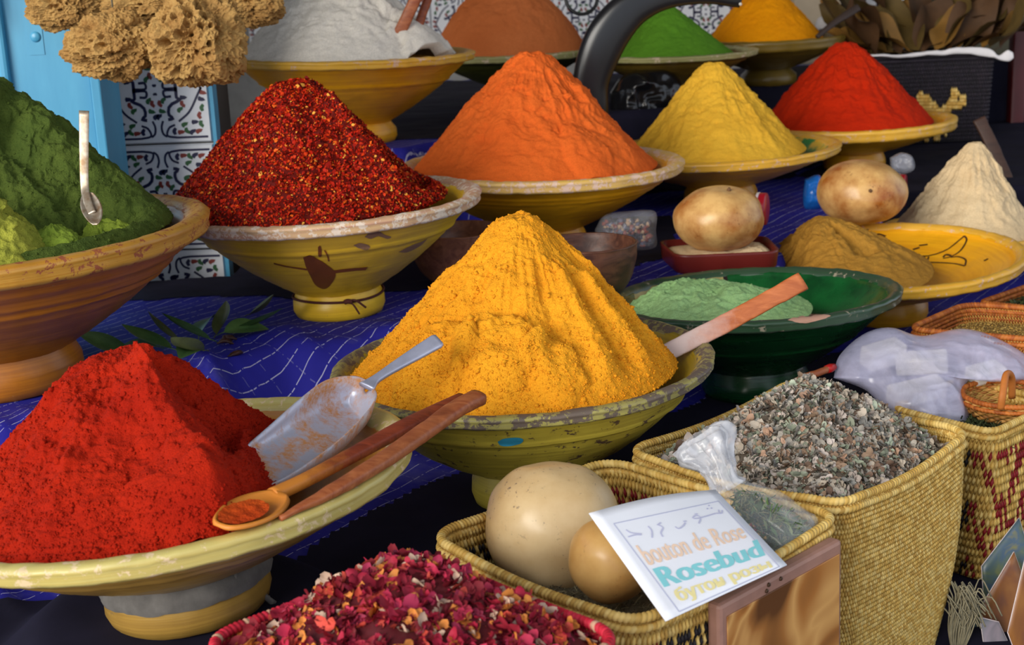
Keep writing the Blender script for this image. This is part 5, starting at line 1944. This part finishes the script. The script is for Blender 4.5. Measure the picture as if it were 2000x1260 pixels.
for (px, py, r_, Y, lab) in [(1752, 372, 32, 2.99, 'red plastic disc with white edge right of the far gourd'), (1478, 408, 32, 2.55, 'red plastic disc with white edge right of the tray gourd')]:
    cc = at_y(px, py, Y)
    rr_ = r_ * Y / 2770
    lid = empty('plastic_disc', (cc.x, cc.y, cc.z - rr_))
    tag(lid, lab, 'disc')
    V, fs = lathe([(0.0005, 0), (rr_ * 0.9, 0), (rr_, 0.004), (rr_, 0.016), (rr_ * 0.97, 0.018), (0.0005, 0.017)], 48)
    link('disc_body', np_mesh('disc_body', V, fs), M_lid, lid, (0, 0, rr_), (math.pi / 2, 0, math.radians(68)))
    V, fs = lathe([(rr_ * 1.005, 0.0), (rr_ * 1.03, 0.002), (rr_ * 1.03, 0.005), (rr_ * 1.005, 0.006)], 48, True)
    link('disc_edge', np_mesh('disc_edge', V, fs), M_lidw, lid, (0, 0, rr_), (math.pi / 2, 0, math.radians(68)))


# ------------------------------------------------------------------ leaves
def leaf_mesh(name, l, w, curl, fold, seed, thick=0.0005, wave=0.0):
    rr = random.Random(seed)
    nu, nv = 7, 13
    U_, V_ = np.meshgrid(np.linspace(-1, 1, nu), np.linspace(0, 1, nv))
    u, v = U_.ravel(), V_.ravel()
    hw = w / 2 * np.sin(np.pi * v ** 0.85) ** 0.9
    x = u * hw
    y = l * (np.sin(curl * v) / curl if curl else v)
    z = (l * (1 - np.cos(curl * v)) / curl if curl else 0) + fold * np.abs(u) * hw + wave * w * np.sin(v * 9 + rr.uniform(0, 6)) * u
    V = np.column_stack([x, y, z])
    # leaf stalk
    Vs, fs_ = loft([(0, -l * 0.14, -0.002), (0, -l * 0.05, 0), (0, 0.04 * l, 0)], 0.0016, 0.0016, (0, 0, 1), 5)
    V2, fs2, _ = merge([(V, [grid_faces(nu, nv)]), (Vs, fs_)])
    return np_mesh(name, V2, fs2)


M_bay = m_plain('bay_leaf_green', srgb(80, 110, 60), 0.4, 0.4, 40, 0.1, c2=srgb(50, 80, 42))
M_bay2 = m_plain('bay_leaf_dry', srgb(96, 104, 62), 0.5, 0.4, 40, 0.1)
bay = [leaf_mesh('bay_leaf', 0.085, 0.040, 0.5, 0.35, 1), leaf_mesh('bay_leaf', 0.075, 0.038, -0.6, 0.3, 2), leaf_mesh('bay_leaf', 0.065, 0.036, 0.9, 0.5, 3)]
cl = bpy.data.objects['tablecloth']
bvc = world_bvh([cl])
BL = [(250, 668, 260, 'far left bay leaf lying on the blue cloth'), (300, 660, 275, 'long bay leaf pointing left towards the brown bowl foot'), (345, 652, 255, 'bay leaf under the middle of the leaf cluster'),
      (330, 672, 285, 'dark bay leaf at the front left of the cluster'), (372, 655, 185, 'upright green bay leaf pointing to the viewer'), (392, 668, 205, 'bay leaf with its tip hanging to the front right'),
      (405, 650, 235, 'dry olive bay leaf in the middle of the cluster'), (430, 640, 60, 'bay leaf pointing right towards the yellow bowl'), (415, 632, 30, 'bay leaf at the back of the cluster'),
      (448, 628, 95, 'small bay leaf at the right end of the cluster'), (382, 640, 10, 'bay leaf standing up at the back of the cluster'), (480, 604, 110, 'single bay leaf near the yellow bowl foot')]
for k, (px, py, ang, lab) in enumerate(BL):
    p, nn = hit(bvc, px + 8, py + 26)
    o = bpy.data.objects.new('bay_leaf', bay[k % 3])
    o.location = p + Vector((0, 0, 0.004 + 0.003 * (k % 4)))
    o.rotation_euler = (math.radians([18, 8, 24, 10][k % 4]), math.radians(random.uniform(-25, 25)), math.radians(-ang))
    COL.objects.link(o)
    if not bay[k % 3].materials:
        bay[k % 3].materials.append(M_bay if k % 3 != 2 else M_bay2)
    tag(o, lab, 'leaf', 'bay leaves on the blue cloth')
M_pod = m_plain('dark_pod', srgb(62, 34, 28), 0.5, 0.4, 90)
for k, (px, py, lab) in enumerate([(425, 676, 'dark dried pod left of the other pods on the blue cloth'), (440, 671, 'dark dried pod touching the bay leaves'), (463, 668, 'dark dried pod upper right of the pod group'), (474, 694, 'dark dried pod alone on the blue cloth fold')]):
    p, nn = hit(bvc, px, py)
    V, fs = loft(smooth_curve([(0, 0, 0.004), (0.008, 0.003, 0.007), (0.017, 0.002, 0.006), (0.024, -0.002, 0.003)], 14), smooth_curve([(0.003,), (0.010,), (0.009,), (0.002,)], 14)[:, 0], smooth_curve([(0.002,), (0.007,), (0.006,), (0.002,)], 14)[:, 0], (0, 0, 1), 10)
    V = V + 0.001 * fbm(V * 300 + k, 2)[:, None]
    tag(link('dried_pod', np_mesh('dried_pod', V, fs), M_pod, None, tuple(p), (0, 0, k * 1.3)), lab, 'pod', 'dried pods on the blue cloth')

# ------------------------------------------------------------------ paper sign
TL, TR, BR, BL_ = np.array(at_y(1150, 1003, 1.16)), np.array(at_y(1397, 957, 1.262)), np.array(at_z(1537, 1104, 0.679)), np.array(at_z(1300, 1214, 0.679))
nu = 14
uu, vv = np.meshgrid(np.linspace(0, 1, nu), np.linspace(0, 1, nu))
u, v = uu.ravel()[:, None], vv.ravel()[:, None]
V = TL * (1 - u) * (1 - v) + TR * u * (1 - v) + BR * u * v + BL_ * (1 - u) * v
V[:, 2] += 0.004 * np.sin(np.pi * u[:, 0]) * (1 - v[:, 0])
org = V.mean(0)
sg = empty('paper_sign', tuple(org))
tag(sg, 'white paper sign reading Rosebud leaning in the gourd basket', 'sign')
M_paper = m_plain('white_paper', srgb(242, 243, 250), 0.55, 0.03, 20)
po_ = link('paper', np_mesh('paper', V - org, [grid_faces(nu, nu)]), M_paper, sg)
bvs = world_bvh([po_])
md = po_.modifiers.new('solid', 'SOLIDIFY')
md.thickness = 0.0008
md.offset = 0


def print_on(name, parts, colr, rough=0.6):
    V, fs, _ = merge(parts)
    return link(name, np_mesh(name, V - org, fs, False), m_plain(name + '_ink', colr, rough, 0.08, 60), po_)


def text_mesh(body):
    cu = bpy.data.curves.new('letters', 'FONT')
    cu.body = body
    cu.resolution_u = 3
    ob = bpy.data.objects.new('letters', cu)
    COL.objects.link(ob)
    dg = bpy.context.evaluated_depsgraph_get()
    me_ = bpy.data.meshes.new_from_object(ob.evaluated_get(dg))
    bpy.data.objects.remove(ob)
    bm = bmesh.new()
    bm.from_mesh(me_)
    bmesh.ops.triangulate(bm, faces=bm.faces)
    bmesh.ops.subdivide_edges(bm, edges=[e_ for e_ in bm.edges if e_.calc_length() > 0.25], cuts=1)
    bmesh.ops.triangulate(bm, faces=bm.faces)
    bm.verts.index_update()
    V = np.array([v_.co[:] for v_ in bm.verts])
    T = np.array([[v_.index for v_ in f.verts] for f in bm.faces])
    bm.free()
    bpy.data.meshes.remove(me_)
    return V, T


def lettering(name, body, quad, colr, bold=0.0, lift=0.0009):
    """quad: picture corners top-left, top-right, bottom-right, bottom-left of the written line"""
    V, T = text_mesh(body)
    lo, hi = V.min(0), V.max(0)
    s = (V[:, 0] - lo[0]) / (hi[0] - lo[0])
    t = (V[:, 1] - lo[1]) / (hi[1] - lo[1])
    q = [np.array(p, float) for p in quad]
    px = (q[3][None] * ((1 - s) * (1 - t))[:, None] + q[2][None] * (s * (1 - t))[:, None] + q[1][None] * (s * t)[:, None] + q[0][None] * ((1 - s) * t)[:, None])
    W_ = []
    for x, y in px:
        p, nn = hit(bvs, x, y)
        W_.append(tuple(p + nn * lift))
    W_ = np.array(W_)
    parts = [(W_, [T])]
    if bold:
        ex = (np.array(hit(bvs, *q[2])[0]) - np.array(hit(bvs, *q[3])[0]))
        ex /= np.linalg.norm(ex)
        parts += [(W_ + ex * bold + np.array([0, 0, 1e-5]), [T]), (W_ - ex * bold + np.array([0, 0, 2e-5]), [T])]
    return print_on(name, parts, colr)


lettering('lettering_french', 'bouton de Rose', [(1241, 1067), (1442, 1022), (1458, 1052), (1268, 1106)], srgb(248, 216, 190), 0.0005)
lettering('lettering_english', 'Rosebud', [(1276, 1112), (1476, 1056), (1492, 1087), (1300, 1148)], srgb(140, 214, 220), 0.0016)
lettering('lettering_russian', 'бутон розы', [(1312, 1152), (1496, 1094), (1511, 1114), (1333, 1183)], srgb(246, 232, 166), 0.0010)
AR = [[(1398, 1004), (1408, 1004), (1410, 998)], [(1404, 1003), (1403, 997)], [(1397, 1004), (1366, 1013), (1352, 1014), (1358, 1008), (1368, 1012), (1364, 1024)], [(1356, 1006), (1362, 1005)],
      [(1338, 1022), (1334, 1028), (1325, 1034), (1318, 1030)], [(1334, 1020), (1340, 1019)], [(1284, 1026), (1294, 1032), (1290, 1042), (1294, 1050)], [(1283, 1027), (1290, 1022)],
      [(1265, 1029), (1272, 1038), (1273, 1052)], [(1222, 1036), (1232, 1042), (1252, 1044)], [(1226, 1050), (1240, 1046), (1252, 1046)], [(1388, 995), (1390, 993)], [(1383, 990), (1385, 988)], [(1380, 996), (1382, 994)]]
print_on('lettering_arabic', [ribbon_on(bvs, p, 0.0014, 0.0009, 10) for p in AR], srgb(200, 200, 226))
fr_ = [(1198, 1024), (1403, 980), (1522, 1108), (1326, 1196)]
print_on('printed_frame', [ribbon_on(bvs, [fr_[i], fr_[(i + 1) % 4]], 0.0010, 0.0008, 20) for i in range(4)], srgb(196, 198, 222))

# ------------------------------------------------------------------ knotted bag of herbs
kb = empty('herb_bag', tuple(at_y(1500, 1035, 1.29)))
tag(kb, 'knotted clear plastic bag of green herbs between sign and grey flowers', 'bag')
ko = np.array(kb.location)


def pleated(path, wid, thk, up, seed, n=56, pleat=0.14, nfold=9):
    P_ = smooth_curve(path, 50)
    w_ = smooth_curve([(x,) for x in wid], 50)[:, 0]
    t_ = smooth_curve([(x,) for x in thk], 50)[:, 0]
    V_, f_ = loft(P_, w_, t_, up, n, 2.0, False)
    ctr = np.repeat(P_, n, axis=0)
    a_ = np.tile(np.arange(n) / n * 2 * np.pi, 50)
    tt_ = np.repeat(np.linspace(0, 1, 50), n)
    pl = 1 + pleat * ridged(np.column_stack([np.cos(a_) * nfold / 3, np.sin(a_) * nfold / 3, tt_ * 1.6 + seed]), 3)
    V_ = ctr + (V_ - ctr) * pl[:, None]
    return V_, f_


M_bagfilm = m_film('herb_bag_film', srgb(226, 232, 236), 0.2, 0.12)
body = [tuple(np.array(at_y(*p)) - ko) for p in [(1414, 944, 1.315), (1440, 968, 1.315), (1480, 1000, 1.30), (1530, 1040, 1.285), (1562, 1064, 1.275), (1584, 1078, 1.27)]]
V, fs = pleated(body, [0.018, 0.034, 0.058, 0.068, 0.060, 0.02], [0.016, 0.024, 0.038, 0.046, 0.040, 0.012], (0, -0.5, 1), 3)
link('film', np_mesh('film', V, fs), M_bagfilm, kb)
M_tuft = m_film('white_film', srgb(228, 230, 238), 0.4, 0.15)
tuft = [tuple(np.array(at_y(*p)) - ko) for p in [(1422, 955, 1.312), (1412, 936, 1.315), (1400, 905, 1.325), (1386, 880, 1.335), (1372, 856, 1.34), (1366, 846, 1.34)]]
V, fs = pleated(tuft, [0.026, 0.022, 0.026, 0.040, 0.042, 0.022], [0.020, 0.018, 0.020, 0.024, 0.020, 0.006], (0, -1, 0.3), 7, pleat=0.42, nfold=15)
link('knot', np_mesh('knot', V, fs), M_tuft, kb)
hb = smooth_curve(body, 60)[16:54]
nh = 900
hi_ = RNG.integers(0, len(hb), nh)
rad_ = 0.024 * np.sin(np.linspace(0.5, 2.7, len(hb)))[hi_]
dirs = RNG.normal(0, 1, (nh, 3))
dirs /= np.linalg.norm(dirs, axis=1, keepdims=True)
pos = hb[hi_] + dirs * (rad_ * RNG.random(nh) ** 0.4)[:, None]
hc = np.array([srgb(104, 136, 76), srgb(78, 106, 56), srgb(138, 152, 96), srgb(160, 156, 110), srgb(60, 84, 46)])[RNG.integers(0, 5, nh)]
parts = []
for t_, tpl in enumerate(STR[:2] + LEAFB):
    k = np.arange(nh) % 3 == t_
    parts.append(scatter(tpl[0], tpl[1], pos[k], dirs[k], RNG.uniform(0.010, 0.020, k.sum()), hc[k], tilt=0.8))
v3, f3, c3 = merge(parts)
o = link('herbs', np_mesh('herbs', v3, f3, True, c3), M_budstuff, kb)
o['kind'] = 'stuff'

# ------------------------------------------------------------------ picture plaque in front of the banded basket
p0, p1 = np.array(at_y(1402, 1183, 1.135)), np.array(at_y(1642, 1052, 1.262))
ex = p1 - p0
ex /= np.linalg.norm(ex)
up_ = np.array([0, 0, 1.0])
ez = up_ - ex * (up_ @ ex)
ez /= np.linalg.norm(ez)
ey = np.cross(ez, ex)           # inward
Wp = np.linalg.norm(p1 - p0)
Hp = (p0[2] - T0) - 0.004
pq = empty('picture_plaque', tuple(p0 - ez * Hp))
tag(pq, 'mauve-brown plaque with smeared golden picture leaning on the basket', 'plaque')
pq.rotation_euler = Matrix((ex, ey, ez)).transposed().to_euler()
panel = box_obj('panel', (0, -0.002, 0), (Wp, 0.013, Hp), m_plain('mauve_leather', srgb(166, 124, 108), 0.45, 0.3, 26, 0.1), pq, 0.004)


def m_swirl():
    t = NT('smeared_picture')
    c = t.coord()
    f = t.noise(t.mapping(c, (1, 1, 0.8)), 7, 2, 0.4, 2.0)
    col = t.ramp(f, [(0.34, srgb(96, 58, 26)), (0.42, srgb(160, 104, 50)), (0.50, srgb(210, 158, 92)), (0.57, srgb(168, 108, 50)), (0.66, srgb(104, 64, 30))])
    return t.set(col, 0.4, None, 0.5)


box_obj('picture', (0.009, -0.0032, 0.010), (Wp - 0.006, -0.0021, Hp - 0.013), m_swirl(), panel, 0.001)
M_speck = m_plain('brown_speck', srgb(70, 46, 24), 0.6)
for k, (x, z) in enumerate([(0.050, 0.006), (0.068, 0.005), (0.0468, -0.004)]):
    V, fs = lathe([(0.0004, 0), (0.0022, 0), (0.0018, 0.0012), (0.0004, 0.0016)], 10)
    link('speck', np_mesh('speck', V, fs), M_speck, panel, (x + 0.02, -0.0021, Hp - 0.008 + z * 0.5), (math.pi / 2, 0, 0))

# ------------------------------------------------------------------ big translucent bag with white soap blocks
BO = [(1628, 738), (1640, 694), (1688, 652), (1740, 640), (1800, 656), (1880, 642), (1950, 662), (2012, 702), (2012, 738), (1962, 748), (1905, 738), (1884, 758), (1894, 790), (1890, 828), (1850, 834), (1785, 822), (1730, 800), (1690, 762)]
yb = lambda x, y: 1.79 + (835 - y) / 195 * 0.16
bag = empty('plastic_bag', tuple(at_y(1780, 800, 1.85)))
tag(bag, 'large translucent lilac plastic bag with white blocks inside', 'bag')
bo = np.array(bag.location)
V, fs = blob('x', BO, yb, 0.055, 21, 0.008, 150, 60, 0.03, 11)
link('film', np_mesh('film', V - bo, fs), m_film('lilac_film', srgb(208, 206, 234), 0.58, 0.22), bag)
M_soap = m_plain('white_block', srgb(236, 232, 226), 0.5, 0.08)
for (px, py, Y, sx, sy, sz, rz_) in [(1790, 765, 1.832, 0.078, 0.03, 0.026, 0.25), (1800, 708, 1.89, 0.07, 0.03, 0.026, -0.3), (1925, 728, 1.87, 0.05, 0.03, 0.02, 0.3), (1725, 692, 1.90, 0.06, 0.03, 0.03, 0.4)]:
    o = box_obj('white_block', (-sx / 2, -sy / 2, -sz / 2), (sx / 2, sy / 2, sz / 2), M_soap, bag, 0.004)
    o.location = at_y(px, py, Y) - Vector(bo)
    o.rotation_euler = (0.25, -0.1, rz_)

# small wicker basket with arched handle
wc_ = np.array(at_y(1970, 772, 1.80))
wr = 0.062
wz = wc_[2]
ring = [(wc_[0] + wr * math.cos(t_), wc_[1] + wr * math.sin(t_), wz) for t_ in np.arange(10) / 10 * 2 * np.pi]
wk = basket('wicker_basket', 'small round wicker basket with looped handle in the red patterned basket', ring, 0.595, lambda u, r, n_, per: np.array([srgb(186, 128, 60), srgb(160, 104, 48), srgb(204, 150, 80)])[RNG.integers(0, 3, len(u))],
            taper=0.8, rad=0.015, sag=0, sw=0.016, sh=0.0042, thick=0.004, rim_cols=RUST * 1.2, rim_r=0.0035, bulge=0.004)
V, fs = loft(smooth_curve([(-0.03, -wr * 0.9, wz - 0.595), (-0.028, -wr * 0.9, wz - 0.575), (-0.018, -wr * 0.6, wz - 0.555), (-0.004, -wr * 0.3, wz - 0.565), (0.0, -wr * 0.2, wz - 0.595)], 24), 0.010, 0.007, (0, -1, 0.1), 10)
link('handle', np_mesh('handle', V, fs, True, np.tile(RUST[2], (len(V), 1))), M_weave, wk)

# ------------------------------------------------------------------ cards and raffia at the lower right corner
def card(label, quad, Y, face, art=None, artcol=None):
    P_ = [np.array(at_y(x, y, yy)) for (x, y), yy in zip(quad, Y)]
    org_ = P_[3].copy()
    cr = empty('picture_card', tuple(org_))
    tag(cr, label, 'card', 'picture cards at the lower right corner')
    U_, V_ = np.meshgrid(np.linspace(0, 1, 8), np.linspace(0, 1, 8))
    u, v = U_.ravel()[:, None], V_.ravel()[:, None]
    G = P_[0] * (1 - u) * (1 - v) + P_[1] * u * (1 - v) + P_[2] * u * v + P_[3] * (1 - u) * v
    o_ = link('sheet', np_mesh('sheet', G - org_, [grid_faces(8, 8)]), face, cr)
    b_ = world_bvh([o_])
    m_ = o_.modifiers.new('solid', 'SOLIDIFY')
    m_.thickness = 0.0012
    if art:
        parts_ = [patch_on(b_, a_) for a_ in art]
        V2_, f2_, _ = merge(parts_)
        link('printed_picture', np_mesh('printed_picture', V2_ - org_, f2_), artcol, o_)
    E_ = np.array([P_[0], P_[1], P_[2], P_[3], P_[0]]) - org_
    V3_, f3_ = loft(np.concatenate([np.linspace(E_[i], E_[i + 1], 6) for i in range(4)]), 0.0016, 0.0016, (0.2, -1, 0.1), 6)
    link('white_edge', np_mesh('white_edge', V3_, f3_), M_lidw, cr)


def m_art(name, cols, scale):
    t = NT(name)
    f = t.noise(t.coord(), scale, 3, 0.5, 1.0)
    n_ = len(cols)
    return t.set(t.ramp(f, [(0.3 + 0.4 * i / (n_ - 1), c_) for i, c_ in enumerate(cols)]), 0.35, None, 0.5)


A1 = m_art('card_yellow_blue', [srgb(150, 144, 40), srgb(84, 100, 86), srgb(66, 88, 110), srgb(134, 126, 46)], 22)
A2 = m_art('card_orange', [srgb(150, 100, 52), srgb(132, 84, 48), srgb(104, 68, 62)], 18)
A3 = m_art('card_grey', [srgb(120, 124, 130), srgb(150, 140, 150), srgb(96, 100, 104)], 18)
D1 = m_plain('card_dark_print', srgb(96, 40, 34), 0.4)
card('yellow-edged card standing highest at the lower right corner', [(1917, 1106), (1990, 1012), (2014, 1090), (1930, 1300)], [1.60, 1.62, 1.60, 1.58], A1)
card('orange card with a dark bird print at the lower right corner', [(1913, 1190), (1980, 1078), (2016, 1180), (1945, 1310)], [1.55, 1.57, 1.56, 1.54], A2, [[(1928, 1184), (1938, 1188), (1946, 1198), (1944, 1208), (1936, 1200), (1930, 1192)]], D1)
card('white-edged card at the right frame edge', [(1968, 1235), (2004, 1082), (2040, 1130), (2000, 1320)], [1.50, 1.52, 1.52, 1.50], A2, [[(1984, 1228), (1990, 1212), (1999, 1216), (1996, 1240), (1988, 1244)]], D1)
card('blue and yellow card lowest at the corner', [(1884, 1226), (1914, 1180), (1950, 1250), (1896, 1325)], [1.56, 1.575, 1.56, 1.55], A1)
card('grey card between the orange and the white-edged card', [(1914, 1206), (1950, 1215), (1985, 1290), (1930, 1320)], [1.53, 1.53, 1.53, 1.53], A3)
parts = []
rb = np.array(at_y(1868, 1325, 1.52))
rb[2] = T0 + 0.002
for j in range(60):
    rr = random.Random(900 + j)
    x0 = rr.uniform(-0.012, 0.014)
    h_ = rr.uniform(0.05, 0.085)
    lean = rr.uniform(-0.006, 0.016)
    top = np.array([x0 + lean + rr.uniform(-0.010, 0.010), rr.uniform(-0.01, 0.01), h_])
    pts = [(x0 * 0.6, 0, 0), (x0, rr.uniform(-0.008, 0.0), h_ * 0.4), (x0 + lean * 0.5, rr.uniform(-0.01, 0.0), h_ * 0.8), tuple(top), tuple(top + np.array([0.012, rr.uniform(-.01, 0), -rr.uniform(0.01, 0.03)]))]
    parts.append(loft(smooth_curve(pts, 14), 0.0018, 0.0012, (0, -1, 0.1), 4))
V, fs, _ = merge(parts)
tag(link('raffia_tuft', np_mesh('raffia_tuft', V, fs), m_plain('grey_raffia', srgb(150, 140, 112), 0.9, 0.3, 100), None, tuple(rb)), 'frayed grey raffia tuft beside the cards', 'raffia', None, 'stuff')

# ------------------------------------------------------------------ dark camel basket with dried leaves at the upper right
Yd = 3.82
a0, a1 = at_y(1688, 112, Yd), at_y(1944, 112, Yd)
DARK = np.array([srgb(34, 30, 44), srgb(28, 26, 36), srgb(42, 36, 48)])
zt = (a0.z + a1.z) / 2
db = basket('woven_basket', 'black woven basket with a straw camel motif and white cloth trim', [(a0.x, Yd, zt), (a0.x + 0.02, Yd + 0.26, zt), (a1.x, Yd + 0.26, zt), (a1.x, Yd, zt)], T2 + 0.004,
            lambda u, r, n_, per: DARK[RNG.integers(0, 3, len(u))], taper=0.94, rad=0.02, sag=0.0, sw=0.007, sh=0.013, rim_cols=DARK, rim_step=0.01, bulge=0.0, back=DARK[1])
dbo = np.array(db.location)
bvd = world_bvh([c_ for c_ in db.children if c_.name.startswith('wall')])
CAMEL = [[(1783, 210), (1790, 190), (1794, 180), (1814, 186), (1818, 196), (1832, 206), (1835, 217), (1844, 206), (1856, 190), (1858, 172), (1866, 170), (1872, 182), (1884, 188), (1888, 207), (1862, 212), (1850, 224), (1830, 236), (1800, 232)],
         [(1816, 236), (1832, 232), (1833, 272), (1823, 272)], [(1802, 234), (1812, 234), (1812, 278), (1803, 280)], [(1842, 226), (1850, 224), (1850, 262), (1843, 264)]]
mp = []
for poly in CAMEL:
    pa = np.array(poly, float)
    x0, y0 = pa.min(0)
    x1, y1 = pa.max(0)
    gx_, gy_ = np.meshgrid(np.arange(x0, x1, 4.2), np.arange(y0, y1, 6.5))
    gp = np.column_stack([gx_.ravel(), gy_.ravel()])
    gp = gp[sdf([tuple(q) for q in poly], gp) > 0]
    for x, y in gp:
        if math.hypot(x - 1871, y - 193) < 4:
            continue
        p_, n_ = hit(bvd, x, y)
        if p_ is not None:
            mp.append(tuple(p_ + n_ * 0.004))
mp = np.array(mp) - dbo
V = (mp[:, None] + OCTA[None] * np.array([0.0085, 0.010, 0.021])).reshape(-1, 3)
fs = (OCTF[None] + (np.arange(len(mp)) * 6)[:, None, None]).reshape(-1, 3)
cc_ = np.repeat(STRAW[RNG.integers(0, 4, len(mp))] * RNG.uniform(1.0, 1.25, (len(mp), 1)), 6, axis=0)
o = link('camel_motif', np_mesh('camel_motif', V, [fs], True, cc_), M_weave, db)
o['kind'] = 'stuff'
M_whitecloth = m_plain('white_cotton', srgb(226, 222, 224), 0.9, 0.1, 30, 0.2)
tp_ = [(1700, 111, 4), (1760, 111, 6), (1830, 105, 9), (1880, 101, 13), (1925, 103, 15), (1948, 112, 8), (1968, 110, 22), (1978, 108, 12)]
P = smooth_curve([tuple(at_y(x, y, Yd - 0.022)) for x, y, _ in tp_], 50)
w = smooth_curve([(q * Yd / 2770,) for _, _, q in tp_], 50)[:, 0]
V, fs = loft(P, np.maximum(w, 0.004), np.full(50, 0.012), (0, -1, 0), 16, 2.2)
V = V + 0.006 * ridged(V * 18, 2)[:, None] * np.array([0, -0.5, 0.6])
tag(link('white_cloth', np_mesh('white_cloth', V, fs), M_whitecloth), 'white cotton cloth folded over the rim of the camel basket', 'cloth')
M_dleaf = [m_plain('dry_leaf_olive', srgb(104, 82, 36), 0.7, 0.45, 14, 0.2), m_plain('dry_leaf_brown', srgb(92, 62, 34), 0.7, 0.45, 14, 0.2), m_plain('dry_leaf_tan', srgb(150, 108, 46), 0.65, 0.4, 14, 0.2)]
dl = [leaf_mesh('dried_leaf', 0.26, 0.11, 0.7, 0.5, 31, wave=0.16), leaf_mesh('dried_leaf', 0.22, 0.12, 1.2, 0.4, 32, wave=0.2), leaf_mesh('dried_leaf', 0.20, 0.09, 0.5, 0.6, 33, wave=0.14)]
for k in range(3):
    dl[k].materials.append(M_dleaf[k])
ORD = 'first second third fourth fifth sixth seventh eighth ninth tenth eleventh twelfth thirteenth fourteenth fifteenth sixteenth seventeenth'.split()
for k in range(34):
    rr = random.Random(500 + k)
    px = 1700 + 250 * (k % 17) / 16 + rr.uniform(-4, 4)
    row = k // 17
    p = at_y(px, 100 - 14 * row, Yd + 0.06 + 0.10 * row)
    p.z = zt + 0.016 + 0.03 * row
    o = bpy.data.objects.new('dried_leaf', dl[k % 3])
    o.location = p
    side = (px - 1820) / 130.0
    o.rotation_euler = (math.radians(rr.uniform(2, 30)), math.radians(rr.uniform(-40, 40)), math.radians(-side * 95 + rr.uniform(-55, 55)))
    COL.objects.link(o)
    tag(o, f"{ORD[k % 17]} large dried leaf from the left in the {['front', 'back'][row]} row on the black basket", 'leaf', 'dried leaves on the black camel basket')

# folded white cloth and pale box behind the egg-yolk powder
V, fs = blob('x', [(1590, 60), (1600, 34), (1640, 28), (1690, 30), (1700, 60), (1650, 72)], lambda x, y: 4.25, 0.06, 31, 0.010, 60, 24)
tag(link('white_cloth', np_mesh('white_cloth', V, fs), M_whitecloth), 'bundled white cloth behind the egg-yolk yellow powder bowl', 'cloth')
bp = at_y(1608, 34, 4.50)
bx_ = empty('cardboard_box', (bp.x, 4.50, T3 + 0.002))
tag(bx_, 'pale beige box behind the bundled white cloth', 'box')
M_card = m_plain('beige_card', srgb(176, 160, 138), 0.8, 0.2, 10)
hb_ = at_y(1608, -40, 4.50).z - T3
box_obj('box_body', (-0.09, 0.0, 0.0), (0.09, 0.14, hb_), M_card, bx_, 0.002)
box_obj('box_flap', (-0.088, -0.003, hb_ - 0.05), (0.088, -0.0005, hb_), m_plain('beige_flap', srgb(196, 180, 156), 0.8), bx_)
